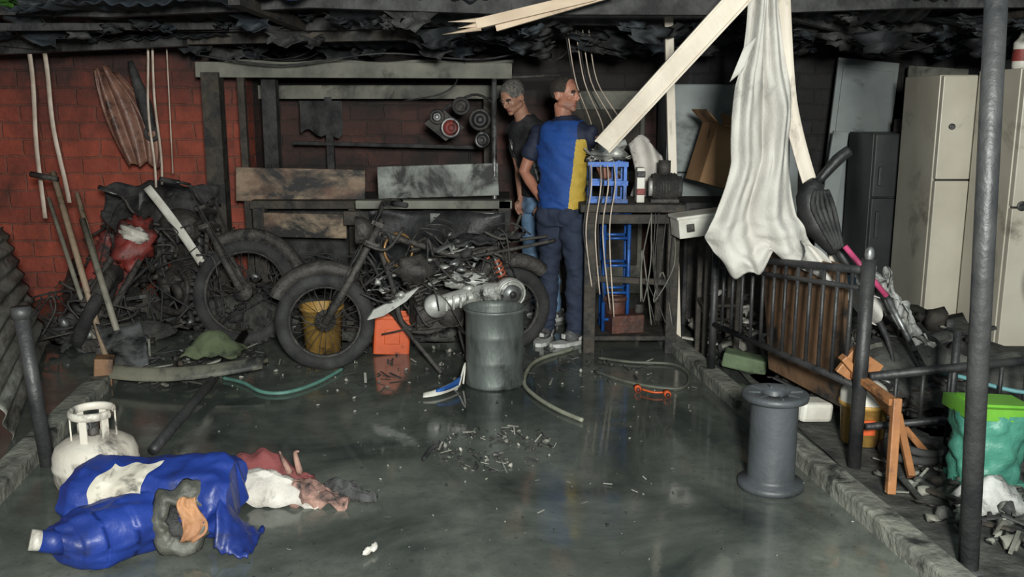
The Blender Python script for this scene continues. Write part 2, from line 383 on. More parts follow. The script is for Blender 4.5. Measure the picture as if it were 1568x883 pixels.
# ---------------------------------------------------------------- people
def person(name, base, yaw, P):
    S=B()
    sh,je,sk=P['shirt'],P['jeans'],P['skin']
    ly=P.get('lean',0)
    def lean(z): return ly*max(0,(z-.95))
    tz=[(.925,.176,.130),(.96,.172,.126),(1.02,.166,.120),(1.10,.166,.118),(1.18,.172,.122),(1.28,.186,.130),(1.36,.198,.128),(1.41,.196,.115),(1.45,.175,.100),(1.475,.140,.085),(1.495,.100,.074),(1.52,.068,.064)]
    S.loft([((0,lean(z),z),a,c) for z,a,c in tz],sh,28)
    S.loft([((0,0,z),a,c) for z,a,c in ((.80,.150,.110),(.86,.166,.120),(.94,.160,.114),(1.0,.15,.105))],je,22)
    S.ell((-.075,-.045,.88),(.082,.08,.09),je); S.ell((.075,-.045,.88),(.082,.08,.09),je)
    nb=V((0,lean(1.5)-.015,1.46)); hd=V(P['head_pos'])
    HT=Matrix.Translation(hd)@Euler((0,0,P['head_yaw'])).to_matrix().to_4x4()@Euler((P['head_pitch'],0,0)).to_matrix().to_4x4()
    S.tube([nb,nb.lerp(hd,.6),HT@V((0,-.025,.06))],[.064,.057,.052],sk,16)
    for sgn,key in ((-1,'L'),(1,'R')):
        hip,kn,an=[V(q) for q in P['leg'+key]]
        S.tube([hip,hip.lerp(kn,.35),hip.lerp(kn,.7),kn,kn.lerp(an,.35),kn.lerp(an,.7),an],[.095,.090,.077,.067,.069,.063,.061],je,18)
        sho,el,wr=[V(q) for q in P['arm'+key]]
        S.ell(sho,(.056,.056,.056),P['sleeve'])
        S.tube([sho,sho.lerp(el,.5),el,el.lerp(wr,.3),wr.lerp(el,.2),wr],[.048,.045,.038,.039,.029,.025],sk,14)
        S.tube([sho+V((-sgn*.07,0,.010)),sho+V((-sgn*.015,0,.003)),sho.lerp(el,.35),sho.lerp(el,.66)],[.050,.056,.057,.056],P['sleeve'],16)
    S.X=HT
    S.ell((0,-.018,.148),(.076,.095,.082),sk); S.ell((0,.022,.108),(.063,.071,.086),sk); S.ell((0,.034,.052),(.050,.052,.038),sk)
    S.ell((0,.074,.027),(.023,.018,.016),sk)
    S.tube([(0,.084,.134),(0,.099,.112),(0,.110,.094)],[.009,.011,.013],sk,10); S.ell((0,.097,.088),(.018,.014,.009),sk)
    for q in (-1,1):
        S.ell((.03*q,.083,.139),(.020,.008,.004),hairm); S.ell((.076*q,-.006,.108),(.009,.021,.032),sk,(0,0,.35*q)); S.ell((.038*q,.060,.098),(.020,.020,.018),sk)
        S.ell((.050*q,.01,.055),(.014,.035,.018),sk)
    S.ell((0,.084,.061),(.023,.010,.005),lipm); S.ell((0,.082,.052),(.020,.010,.006),lipm)
    S.X=Matrix.Identity(4)
    me=bpy.data.meshes.new('tmp'); me.from_pydata(S.v,[],S.f); me.update()
    ob=bpy.data.objects.new('tmp',me); sc.collection.objects.link(ob)
    md=ob.modifiers.new('r','REMESH'); md.mode='VOXEL'; md.voxel_size=.0055
    dg=bpy.context.evaluated_depsgraph_get(); ev=ob.evaluated_get(dg); m2=bpy.data.meshes.new_from_object(ev)
    bm=bmesh.new(); bm.from_mesh(m2); HI=HT.inverted()
    for it in range(9):
        vv=bm.verts if it<2 else [v for v in bm.verts if v.co.z<hd.z-.03]
        bmesh.ops.smooth_vert(bm,verts=list(vv),factor=.5,use_axis_x=True,use_axis_y=True,use_axis_z=True)
    bm.normal_update()
    bvh=BVHTree.FromPolygons(S.v,S.f)
    out=B(); labels=[]
    for f in bm.faces:
        c=f.calc_center_median(); r=bvh.find_nearest(c); m=S.mats[S.m[r[2]]]
        labels.append(P['paint'](m,c,HI@c))
    cloth={}; hairv={}
    for f,m in zip(bm.faces,labels):
        if m in (hairm,hairg):
            for v in f.verts: hairv[v.index]=1
        elif m not in (sk,lipm,stub):
            for v in f.verts: cloth[v.index]=1
    bm.verts.ensure_lookup_table(); vs=[]
    for v in bm.verts:
        p=v.co.copy()
        if v.index in cloth:
            z=p.z
            n=noise.noise(V((p.x*6,p.y*6,p.z*13+p.x*8)))*.014+noise.noise(V((p.x*14+p.z*12,p.y*14,p.z*24)))*.007
            w=.7*math.exp(-((z-.48)/.08)**2)+1.0*math.exp(-((z-.13)/.08)**2)+.6*math.exp(-((z-1.02)/.09)**2)
            n+=w*.006*math.sin(z*110+9*noise.noise(V((p.x*9,p.y*9,z*5))))*(.5+noise.noise(V((p.x*8,p.y*8,z*8+4))))
            p+=v.normal*n
        elif v.index in hairv: p+=v.normal*.004*(1+.6*noise.noise(p*60))
        vs.append(p)
    for f,m in zip(bm.faces,labels):
        out.f.append([v.index for v in f.verts]); out.m.append(out.mi(m)); out.sm.append(True)
    bm.free(); bpy.data.objects.remove(ob)
    W=Matrix.Translation(base)@Euler((0,0,yaw)).to_matrix().to_4x4()
    out.v=[W@p for p in vs]; out.X=W@HT
    for q in (-1,1):
        out.ell((.029*q,.079,.121),(.012,.010,.006),eyew,nu=12,nv=8); out.ell((.029*q,.0875,.121),(.006,.003,.006),irism,nu=10,nv=6)
        out.ell((.029*q,.080,.127),(.015,.011,.004),sk,nu=12,nv=6)
    out.X=W
    for sgn,key in ((-1,'L'),(1,'R')):
        wr=V(P['arm'+key][2]); el=V(P['arm'+key][1]); ad=(wr-el).normalized(); d=V(P['hand'+key][0]).normalized(); side=V(P['hand'+key][1]); side=(side-d*side.dot(d)).normalized()
        nrm=d.cross(side).normalized(); curl=P['hand'+key][2]
        out.tube([wr-ad*.05,wr-ad*.015,wr+d*.012,wr+d*.03,wr+d*.06,wr+d*.088],[.022,.0265,.029,.034,.040,.036],sk,14,up=tuple(nrm),ry=.62)
        for k,(o,L) in enumerate(((-.029,.062),(-.010,.074),(.010,.080),(.029,.070))):
            p=wr+d*.075+side*o; pts=[p]; a=.25*(1 if curl>0 else -1)
            for t in (.42,.32,.26):
                a+=curl; p=p+(d*math.cos(a)+nrm*math.sin(a))*L*t; pts.append(p)
            out.tube(pts,[.0095,.009,.0082,.0068],sk,8)
        c=1 if curl>0 else -1
        p=wr+d*.025+side*.03
        out.tube([p-side*.01,p+d*.03+side*.022+nrm*.01*c,p+d*.055+side*.028+nrm*.022*c,p+d*.078+side*.024+nrm*.034*c],[.013,.011,.0095,.0075],sk,8)
    shoe=P['shoe']; sole=mat('white_sole',(.6,.6,.58),None,20,.6)
    for key in 'LR':
        an=V(P['leg'+key][2]); fy=P['foot'+key]; T=W@Matrix.Translation((an.x,an.y,0))@Euler((0,0,fy)).to_matrix().to_4x4(); out.X=T
        out.tube([(0,-.082,.05),(0,-.06,.058),(0,-.02,.062),(0,.04,.06),(0,.10,.048),(0,.155,.038),(0,.185,.03)],[.030,.042,.047,.047,.048,.044,.024],shoe,16)
        out.prism([(-.03,-.095),(.03,-.095),(.044,-.05),(.046,0),(.052,.09),(.045,.16),(.02,.2),(-.02,.2),(-.045,.16),(-.05,.09),(-.046,0),(-.044,-.05)],.026,sole,TM((0,0,.014),(-pi/2,0,0))@Matrix.Diagonal((1,1,-1,1)))
        for q in (-1,1): out.box((.045*q,.03,.055),(.006,.07,.022),sole,(.5,0,0))
        out.box((0,-.10,.065),(.028,.012,.03),sole)
    return out.done(name)
blueS=mat('royal_blue_jersey',(.010,.065,.29),(.008,.045,.20),9,.75,0,.2,80)
navyS=mat('navy_jersey',(.008,.012,.032),(.012,.018,.045),9,.75,0,.2,80)
yelS=mat('yellow_panel',(.52,.35,.05),(.40,.27,.035),9,.7,0,.2,80)
jeanD=mat('dark_denim',(.014,.021,.045),(.024,.034,.065),14,.8,0,.4,120)
jeanL=mat('faded_denim',(.16,.27,.42),(.10,.18,.30),10,.8,0,.4,120)
vestM=mat('black_vest',(.012,.012,.014),(.03,.03,.034),9,.7,0,.2,60)
patM=mat('grey_print',(.55,.55,.55),(.03,.03,.03),26,.7,0,.1,60)
shoeD=mat('sneaker_black',(.02,.02,.022),(.14,.14,.14),22,.6)
def hairline(h,front):
    if abs(h.x)>.095 or h.z<.03: return False
    if h.y<-.035 and h.z>.055: return True
    if abs(h.x)>.045 and h.z>.130 and h.y<.040: return True
    return h.z>.140 and h.y<front
def paint1(m,c,h):
    if m is blueS:
        edge=.112+.10*max(0,c.z-1.05)
        if c.x>edge and c.z<1.37 and c.y<.075: return yelS
        if abs(c.x)>.150-.25*max(0,c.z-1.38) and c.z>1.33: return navyS
        if c.z>1.488: return navyS
    if m is skin:
        if -.14<h.y<.13 and hairline(h,.038): return hairm
        if -.01<h.z<.070 and h.y>.03 and abs(h.x)<.07 and not(abs(h.x)<.02 and .048<h.z<.066): return stub
    return m
def paint2(m,c,h):
    if m is vestM and .10<abs(c.x)<.19 and 1.05<c.z<1.34: return patM
    if m is skin2 and -.14<h.y<.13 and hairline(h,.06): return hairg
    return m
person('standing_man',(.33,6.2,0),-.62,dict(shirt=blueS,sleeve=navyS,jeans=jeanD,skin=skin,hair=hairm,shoe=shoeD,paint=paint1,lean=.06,
  head_pos=(-.01,.03,1.54),head_yaw=-1.62,head_pitch=-.08,
  legL=((-.085,0,.86),(-.10,.01,.48),(-.11,-.02,.075)),legR=((.085,0,.86),(.10,.03,.48),(.105,.02,.075)),
  armL=((-.200,.02,1.41),(-.285,-.03,1.15),(-.235,.12,.94)),armR=((.200,.03,1.41),(.27,.10,1.14),(.19,.33,1.10)),
  handL=((.25,.5,-.75),(.3,.5,.5),.25),handR=((-.2,.9,.1),(-.9,-.2,.3),-.35),footL=.35,footR=-.35))
person('bending_man',(.22,6.95,0),2.2,dict(shirt=vestM,sleeve=vestM,jeans=jeanL,skin=skin2,hair=hairg,shoe=shoeD,paint=paint2,lean=.26,
  head_pos=(.0,.22,1.545),head_yaw=.25,head_pitch=-.55,
  legL=((-.085,0,.86),(-.13,.03,.48),(-.15,.0,.075)),legR=((.085,0,.86),(.11,.02,.48),(.12,-.05,.075)),
  armL=((-.200,.12,1.40),(-.24,.06,1.12),(-.20,.12,.90)),armR=((.200,.12,1.40),(.22,.04,1.12),(.15,.08,.90)),
  handL=((.0,.3,-.95),(.2,.9,.0),.3),handR=((.0,.3,-.95),(-.2,.9,.0),-.3),footL=.2,footR=-.2))

# ---------------------------------------------------------------- motorcycles
def wheel(b,T,Rr,w,tm,rm,knob=False,spokes=24):
    b.torus(T,Rr-w,w,tm,48,12,.95)
    if knob:
        for i in range(46):
            a=2*pi*i/46
            for q in (-.5,.5):
                b.add([(x*.011,y*w*.33+q*w*.8,z*.012) for x in(-1,1) for y in(-1,1) for z in(-1,1)],[(0,1,3,2),(4,6,7,5),(0,4,5,1),(2,3,7,6),(0,2,6,4),(1,5,7,3)],tm,False,T@Matrix.Rotation(-a,4,'Y')@TM((0,0,Rr-.002)))
    b.torus(T,Rr-2*w+.005,.012,rm,40,8,1.6)
    X=b.X; b.X=X@T
    b.cyl((0,-.05,0),(0,.05,0),.035,rm,seg=14); b.cyl((0,-.055,0),(0,-.04,0),.065,burntm,seg=18); b.cyl((0,-.08,0),(0,.08,0),.012,burntm,seg=8)
    for i in range(spokes):
        a=2*pi*i/spokes; r2=Rr-2*w+.005; a2=a+(.3 if i%2 else -.3)
        b.cyl((.03*math.cos(a),.03*(1 if i%2 else -1),.03*math.sin(a)),(r2*math.cos(a2),0,r2*math.sin(a2)),.0022,rm,seg=4)
    b.X=X
def motorcycle(base,yaw,lean,steer=0,body=burntm,tank=True,Rw=.30,Rf=None,case=burntm,spring=burntm,knob=False,fair=None,wb=1.2,rim=burntm,seat=True,headlamp=True,mess=30):
    b=B(); b.X=Matrix.Translation(base)@Euler((0,0,yaw)).to_matrix().to_4x4()@Euler((lean,0,0)).to_matrix().to_4x4()
    Rf=Rf or Rw; X0=b.X
    wheel(b,TM((0,0,Rw)),Rw,.045,rubber,rim,knob)
    head=V((wb-.33,0,.83))
    b.tube([head,(wb-.55,0,.76),(.35,0,.66),(.1,0,.70)],.02,body,10,5)
    b.tube([head-V((0,0,.06)),(wb-.42,0,.5),(wb-.5,0,.22),(.45,0,.2),(.32,0,.45),(.35,0,.66)],.017,body,10,5)
    for q in (-.09,.09):
        b.tube([(.35,q*.3,.64),(.2,q,.68),(-.1,q,.72),(-.28,q*.7,.74)],.012,body,8,4)
        b.tube([(.34,q,.38),(.15,q*1.1,.33),(0,q*1.1,Rw)],.02,body,8,4)
        b.tube([(.3,q,.42),(.0,q,.68)],.011,body,8)
        p1=V((.03,q*1.35,.36)); p2=V((.16,q*1.2,.68)); b.cyl(p1,p2,.012,steel,seg=8)
        pts=[]; d=(p2-p1); u=d.cross(V((0,1,0))).normalized(); w=d.cross(u).normalized()
        for i in range(81):
            t=i/80; a=t*2*pi*8; pts.append(p1+d*(.15+.75*t)+(u*math.cos(a)+w*math.sin(a))*.027)
        b.tube(pts,.0065,spring,6)
    b.ell((.48,0,.33),(.17,.12,.12),burntm,nu=14,nv=10); b.box((.50,0,.30),(.30,.19,.15),burntm)
    for i in range(7): b.box((.57+.010*i,0,.41+.022*i),(.15,.15,.010),case if i%2 else burntm,(0,.3,0))
    b.box((.65,0,.58),(.11,.11,.05),burntm,(0,.3,0))
    for q in (-1,1):
        b.cyl((.44,q*.09,.31),(.44,q*.135,.31),.085,case,r2=.075,seg=22); b.cyl((.60,q*.09,.30),(.60,q*.125,.30),.06,case,seg=18)
        b.cyl((.38,q*.05,.22),(.38,q*.24,.22),.011,burntm,seg=8)
    b.tube([(.62,-.06,.45),(.74,-.10,.35),(.62,-.13,.16),(.25,-.15,.20),(-.2,-.17,.32)],[.018,.018,.02,.04,.045],burntm,10,5)
    b.tube([(.38,.1,.20),(.36,.2,.05),(.33,.24,.02)],.009,burntm,6,3)
    if tank: b.loft([((.62,0,z),a,c) for z,a,c in ((.66,.14,.06),(.72,.2,.11),(.80,.19,.12),(.86,.12,.08),(.88,.05,.03))],body if fair is None else fair,18)
    if seat: b.grid(lambda u,v:(.42-.66*u,(v-.5)*.22*(1-.3*u),.78+.05*u-.05*math.sin(pi*u)-.14*abs(v-.5)**2+.02*nz(u*8,v*5,2)),18,8,char,.04)
    else:
        b.grid(lambda u,v:(.40-.5*u*(1-.3*abs(v-.5)),(v-.5)*.2*(1-.5*u),.74+.03*u+.06*nz(u*6,v*5,2)),18,8,char,.012)
    b.torus(TM((0,0,Rw)),Rw+.05,.05,body,16,8,1.1,.6,2.3)
    ax=V((wb,0,Rf)); S=Matrix.Translation(head)@Matrix.Rotation(steer,4,(V(head)-ax).normalized())@Matrix.Translation(-head)
    b.X=X0@S
    wheel(b,TM(tuple(ax)),Rf,.045,rubber,rim,knob)
    for q in (-.085,.085):
        b.tube([ax+V((0,q,0)),ax.lerp(head,.45)+V((0,q,0)),head+V((-.03,q,.08))],[.026,.024,.018],burntm,10)
    b.box(tuple(head+V((.0,0,.06))),(.07,.22,.025),burntm,(0,-.4,0)); b.box(tuple(head+V((.04,0,-.06))),(.08,.22,.03),burntm,(0,-.4,0))
    for q in (-1,1):
        b.tube([head+V((-.02,0,.1)),head+V((-.02,q*.12,.13)),head+V((-.05,q*.22,.19)),head+V((-.14,q*.36,.18))],.011,burntm,8,5)
        b.tube([head+V((-.09,q*.28,.187)),head+V((-.16,q*.40,.178))],.017,rubber,10)
        b.tube([head+V((-.03,q*.25,.19)),head+V((-.06,q*.38,.17))],.006,steel,6)
        b.tube([head+V((-.05,q*.2,.19)),head+V((.03,q*.22,.05)),ax+V((-.05,q*.08,.15))],.004,rubber,5,5)
    if headlamp:
        b.lathe([(.0,-.08),(.05,-.07),(.08,-.02),(.085,.03),(.07,.035),(0,.02)],burntm,20,TM(tuple(head+V((.1,0,.02))),(0,pi/2,0)))
    b.torus(TM(tuple(ax)),Rf+.03,.045,body,16,8,1.1,.5,2.2)
    if fair:
        ml=mat('milky_lamp',(.62,.58,.52),(.34,.32,.28),7,.4,0,.2,20,.36,8)
        b.ell(tuple(head+V((.05,0,-.06))),(.09,.13,.17),fair,(0,-.3,0),jit=.5,nu=24,nv=16)
        b.ell(tuple(head+V((.12,-.02,.0))),(.04,.09,.05),ml,(0,-.3,0),jit=.6)
        b.grid(lambda u,v:(head.x-.05+.1*u,-.22+.3*v,head.z-.5+.42*u+.03*nz(u*5,v*5,0)),10,8,fair,.008)
    b.X=X0
    for i in range(mess):
        a=V((R.uniform(-.1,wb-.2),R.uniform(-.2,.2),R.uniform(.3,.85))); c=a+V((R.uniform(-.3,.3),R.uniform(-.1,.1),R.uniform(-.3,.12)))
        b.tube([a,a.lerp(c,.5)+V((0,.05,R.uniform(-.08,.08))),c],R.choice([.004,.006,.010]),R.choice([char,burntm,burntm,rubber]),6,4)
    return b
ang=math.atan2(-.45,-1.17)
b=motorcycle((-.02,5.98,0),ang,-.06,steer=-.25,Rw=.28,Rf=.30,case=burntm,spring=mat('orange_spring',(.48,.12,.06),(.25,.06,.03),9,.6,0,.2,30,.2,9),seat=False,tank=False,wb=1.2,mess=90)
b.tube([(.60,.14,.38),(.42,.16,.42),(.20,.17,.45),(.04,.17,.45)],[.05,.065,.075,.06],alu,16,4,ry=.85)
b.cyl((.08,.14,.45),(.08,.235,.45),.095,alu,seg=26); b.cyl((.08,.235,.45),(.08,.25,.45),.06,steel,seg=18); b.cyl((.08,.25,.45),(.08,.262,.45),.022,blackp,seg=12)
b.cyl((.56,.13,.40),(.56,.225,.40),.068,alu,seg=22); b.torus(TM((.08,.238,.45)),.085,.008,alu,26,6)
for i in range(8): b.box((.19+.045*i,.235,.46-.006*i),(.012,.014,.085),alu)
b.ell((.33,.1,.52),(.14,.05,.05),alu,jit=.5)
b.prism([(.66,.52),(.94,.40),(.98,.34),(.88,.36),(.74,.44)],.02,mat('silver_plastic',(.50,.50,.47),None,8,.5,0,.2,30,.25,8),TM((0,.17,0)))
b.torus(TM((.74,0,.72),(.2,.5,.4)),.10,.009,mat('brass_ring',(.35,.2,.08),None,9,.4,.5),24,6,1)
b.ell((.66,.10,.62),(.12,.10,.08),burntm,jit=.3)
b.debris((.5,.05,.45),(.45,.15,0),110,[burntm,char,char,steel,alu,burntm,charw],(.04,.14),.38,.5)
b.done('burnt_scooter')
b=motorcycle((-2.75,7.0,.0),math.atan2(-.78,.95),.12,steer=.75,Rw=.30,Rf=.36,knob=True,wb=1.28,headlamp=False,seat=False,mess=50); b.done('burnt_motorcycle')
b=motorcycle((-3.36,7.0,.02),math.atan2(-1.0,.45),-.62,steer=-.25,Rw=.27,Rf=.27,fair=redp,wb=1.1,seat=False,headlamp=False,mess=40); b.v=[V((p.x,p.y,max(p.z,.003))) for p in b.v]; b.done('red_motorcycle')

# ---------------------------------------------------------------- junk around the bikes
yelp=mat('yellow_plastic',(.48,.29,.07),(.34,.19,.05),6,.55,0,.15,30,.32,5)
orgp=mat('orange_plastic',(.64,.11,.03),(.50,.08,.02),6,.5,0,.1,30,.24,5)
wpl=mat('white_plastic',(.68,.66,.60),(.52,.49,.43),8,.45,0,.05,30,.14,5,sootc=(.2,.18,.15))
def bucket(b,c,r,h,m,taper=.85,handle=True,tilt=(0,0,0)):
    T=TM(c,tilt); b.lathe([(0,0),(r*taper,0),(r,h),(r*1.05,h),(r*1.05,h-.02),(r*.99,h-.02)],m,26,T); b.lathe([(r*.97,h),(r*taper*.95,.01),(0,.01)],m,26,T)
    if handle:
        X=b.X; b.X=X@T; b.tube([(r*1.05,0,h-.02),(r*.8,-r*.7,h-.06),(0,-r*1.15,h-.1),(-r*.8,-r*.7,h-.06),(-r*1.05,0,h-.02)],.004,steel,6,5); b.X=X
b=B(); bucket(b,(-1.25,6.0,0),.14,.30,yelp); b.done('yellow_bucket')
b=B(); T=TM((-.80,5.95,.0),(0,.08,.2))
for c,s in (((0,0,.01),(.2,.16,.02)),((0,-.08,.13),(.22,.012,.26)),((0,.08,.13),(.22,.012,.26)),((-.11,0,.13),(.012,.17,.26)),((.11,0,.13),(.012,.17,.26)),((0,-.09,.245),(.25,.015,.025)),((0,-.088,.12),(.10,.012,.10))):
    b.X=T; b.box(c,s,orgp)
b.done('orange_crate',.006)
galv=mat('galvanised_steel',(.17,.19,.18),(.085,.095,.09),7,.5,.4,.2,30,.28,3,stretch=(1,1,.4))
b=B(); r=.168
b.lathe([(0,.0),(r,.0),(r+.006,.012),(r,.03),(r,.14),(r+.003,.15),(r,.16),(r,.29),(r+.003,.30),(r,.31),(r,.43),(r+.010,.44),(r+.010,.455),(r-.004,.455),(r-.008,.42),(r-.008,.02),(0,.02)],galv,40,TM((-.10,5.25,0)))
b.done('metal_drum')
ashh=mat('ash_handle',(.38,.28,.2),(.24,.18,.12),9,.6,0,.2,30,.15,6); greyh=mat('grey_handle',(.27,.25,.2),None,9,.6,0,.2,30,.15,6)
b=B(); b.tube([(-2.58,5.75,.02),(-3.10,6.35,1.14)],[.019,.022],ashh,10)
b.tube([(-3.05,6.3,1.10),(-3.25,6.35,1.13)],.02,burntm,8); b.done('pickaxe')
b=B(); b.tube([(-2.44,5.62,.22),(-2.86,6.2,.84)],[.019,.021],greyh,10)
b.grid(lambda u,v:(-2.44+.18*v+(u-.5)*.24*(1-.4*v*v),5.64-.24*v+(u-.5)*.08,.24-.23*v+.03*(2*u-1)**2),10,10,steel,.004); b.done('shovel')
b=B(); b.tube([(-2.52,5.85,.03),(-2.95,6.35,1.0)],.018,ashh,10); b.box((-2.52,5.82,.05),(.28,.03,.04),burntm,(0,0,.3))
for i in range(9): b.cyl((-2.64+.03*i,5.79+.009*i,.05),(-2.64+.03*i,5.75+.009*i,.01),.004,burntm,seg=5)
b.done('garden_rake')
b=B(); b.tube([(-2.72,5.95,.02),(-3.22,6.5,.95)],.016,greyh,8); b.box((-2.71,5.92,.05),(.18,.02,.09),burntm,(.3,0,.2)); b.done('garden_hoe')
bump=mat('sooty_beige_plastic',(.20,.19,.145),(.11,.11,.085),5,.6,0,.2,20,.3,4)
b=B()
b.grid(lambda u,v:(-2.38+.95*u,5.17-.12*math.sin(pi*u)+.14*v,.06+.06*math.sin(pi*v)+.05*u*u),26,8,bump,.012); b.done('car_bumper')
grc=mat('green_cloth',(.12,.145,.08),(.07,.09,.045),6,.9,0,.3,30,.3,5)
b=B(); b.grid(lambda u,v:(-1.98+.34*u,5.38+.25*v,.12+.13*math.sin(pi*u)*math.sin(pi*v)+.03*nz(u*5,v*5,0)),16,12,grc,.01); b.done('green_cloth')
b=B(); b.tube([(-1.66,4.1,.025),(-1.69,5.0,.06),(-1.75,5.95,.12)],.026,blackp,10); b.done('steel_pipe')
b=B(); b.tube([(-.95,6.10,.42),(-.42,5.35,.03)],.013,burntm,8); b.done('steel_bar')
b=B(); b.box((-2.35,5.2,.09),(.10,.12,.16),wood,(0,.1,.3)); b.done('wood_block',.006)
post=mat('weathered_steel',(.035,.037,.04),(.09,.09,.09),5,.5,.4,.3,30)
b=B(); b.cyl((-2.09,3.98,0),(-2.14,3.98,.68),.032,post); b.cyl((-2.14,3.98,.68),(-2.14,3.98,.73),.042,post); b.done('steel_fence_post')
rust=mat('weathered_corrugated',(.42,.43,.38),(.13,.12,.10),2.2,.6,.1,.4,14,.35,1.8,stretch=(1,.6,4))
b=B()
b.grid(lambda u,v:(-2.42-.80*u-.22*v+.016*math.sin(v*2*pi*9), 4.3+2.0*u, .95*v-.17*u*v+.02*nz(u*3,v*2,1)),30,110,rust,.003)
b.done('corrugated_metal_sheet')
b=B()
for i,(p,q) in enumerate((((-3.33,6.6,2.08),(-3.32,6.6,.80)),((-3.24,6.6,2.08),(-3.10,6.5,.92)),((-2.58,6.8,2.08),(-2.60,6.8,1.0)),((-2.54,6.8,2.08),(-2.55,6.8,1.02)))):
    p=V(p);q=V(q); b.grid(lambda u,v,p=p,q=q,i=i:p.lerp(q,v)+V((u*(.03 if i<2 else .016)+.01*math.sin(6*v+i),.01*math.sin(9*v),0)),2,20,string,.004)
b.tube([(-2.45,6.85,2.08),(-2.47,6.85,1.1)],.005,string,6)
b.done('hanging_straps')
b=B(); b.grid(lambda u,v:V((-2.52,6.42,1.02)).lerp(V((-2.12,6.25,.52)),v)+V((.05*u,0,.02*math.sin(pi*v)+.03*u)),3,12,wpl,.01); b.done('plastic_trim_strip')
net=mat('melted_brown_plastic',(.27,.14,.10),(.13,.065,.05),7,.45,0,.5,20,.28,5)
b=B()
b.grid(lambda u,v:(-3.06+.20*v*v+(u*(.12+.26*math.sin(pi*min(1,v*.8+.05)))),7.03+.025*math.sin(22*u+2*v),1.86-.70*v-.06*abs(u-.5)+.02*math.sin(u*13)),40,20,net,.005)
b.tube([(-2.78,7.0,1.9),(-2.70,7.0,1.6),(-2.66,7.0,1.40)],[.02,.055,.035],char,8,4)
b.torus(TM((-2.66,7.0,1.38)),.045,.016,char,18,8)
b.done('hanging_melted_tarp')
for c,s,n,h,nm in (((-1.75,6.70,0),(.70,.30),190,.45,'charred_debris_pile'),((-2.85,6.5,0),(.45,.6),170,.28,'charred_debris_pile'),((-.7,6.35,0),(.55,.22),130,.35,'charred_debris_pile')):
    b=B()
    b.ell((c[0],c[1],0),(s[0]*.9,s[1]*.8,h*.55),dirt,jit=.5,nu=30,nv=16)
    b.debris(c,s,n,[char,char,burntm,charw,burntm,steel],(.05,.22),h,.6)
    for i in range(14):
        x=c[0]+R.uniform(-s[0],s[0]); y=c[1]+R.uniform(-s[1],s[1])
        b.tube([(x,y,.1),(x+R.uniform(-.2,.2),y,h*1.2),(x+R.uniform(-.4,.4),y,h*.9),(x+R.uniform(-.5,.5),y-.1,.1)],.007,R.choice([rubber,burntm,char]),6,6)
    b.v=[V((p.x,p.y,max(p.z,.002))) for p in b.v]
    b.done(nm)

# ---------------------------------------------------------------- centre-right bench and goods
b=B()
for x in (.50,1.03):
    for y in (5.92,6.38): b.beam((x,y,0),(x,y,.93),.075,.06,charw)
b.box((.76,6.15,.95),(.66,.58,.05),charw); b.box((.76,5.9,.88),(.6,.03,.06),charw); b.box((.76,6.15,.10),(.56,.5,.03),charw); b.beam((.5,5.9,.5),(1.03,5.9,.47),.03,.04,charw)
b.done('wooden_workbench',.006)
bluep=mat('blue_painted_steel',(.02,.11,.40),(.015,.07,.27),8,.45,.2,.1,30,.28,6)
b=B()
for x in (.60,.76):
    for y in (6.02,6.2): b.cyl((x,y,.12),(x,y,.92),.013,bluep,seg=10)
for z in (.2,.38,.56,.74,.9):
    b.cyl((.60,6.02,z),(.76,6.02,z),.010,bluep,seg=8); b.cyl((.60,6.2,z),(.76,6.2,z),.010,bluep,seg=8); b.cyl((.6,6.02,z),(.6,6.2,z),.01,bluep,seg=8); b.cyl((.76,6.02,z),(.76,6.2,z),.01,bluep,seg=8)
b.done('blue_steel_rack')
b=B()
for x in (.50,.66,.72):
    for y in (5.98,6.14): b.box((x,y,1.10),(.02,.02,.26),bluep)
for z in (.985,1.1,1.22): b.box((.61,5.97,z),(.25,.015,.03),bluep); b.box((.61,6.15,z),(.25,.015,.03),bluep); b.box((.49,6.06,z),(.015,.2,.03),bluep); b.box((.73,6.06,z),(.015,.2,.03),bluep)
b.done('blue_plastic_crate')
b=B()
b.cyl((.90,6.05,1.07),(1.06,6.05,1.07),.085,burntm,seg=22); b.cyl((.88,6.05,1.07),(.90,6.05,1.07),.06,alu,seg=18); b.cyl((1.06,6.05,1.07),(1.09,6.05,1.07),.07,char,seg=18)
for i in range(8): b.torus(TM((.92+.018*i,6.05,1.07),(0,0,pi/2)),.087,.005,rubber,22,5)
b.box((.98,6.05,.985),(.18,.12,.02),burntm); b.cyl((.98,6.05,1.15),(.98,6.05,1.24),.04,burntm,seg=14); b.done('electric_motor')
b=B(); b.box((.815,5.98,1.09),(.05,.1,.22),wpl); b.box((.815,5.925,1.05),(.052,.012,.04),redp); b.box((.815,5.925,1.16),(.052,.012,.04),blackp)
b.done('fuse_box',.005)
b=B()
b.ell((.62,6.0,1.30),(.10,.07,.06),alu,jit=.7); b.debris((.62,6.02,1.235),(.13,.08),40,[alu,steel,burntm,wpl],(.03,.09),.16,.4); b.cyl((.55,6.0,1.3),(.72,5.96,1.36),.02,alu); b.done('carburettor_parts')
b=B()
for i in range(6):
    x=.42+.035*i+R.uniform(-.02,.02)
    b.tube([(x-.06,6.75,2.1),(x+.0,6.7,1.75),(x+.08+.015*i,6.45,1.45),(x+.06,6.1,1.30),(x+.05,5.86,1.1),(x+.02,5.86,.8),(x+.05+.03*R.random(),5.87,.5-.05*i)],.0045,string if i%3 else rubber,6,6)
b.done('hanging_cables')
b=B()
for i in range(7):
    x=R.uniform(.85,1.03); b.tube([(x,5.87,.92),(x+R.uniform(-.06,.06),5.85,.6),(x+R.uniform(-.12,.03),5.86,.35),(x-.05,5.87,R.uniform(.35,.8)),(x+.02,5.87,.2)],.004,R.choice([burntm,greyw,rubber,burntm]),6,6)
b.done('tangled_wire')
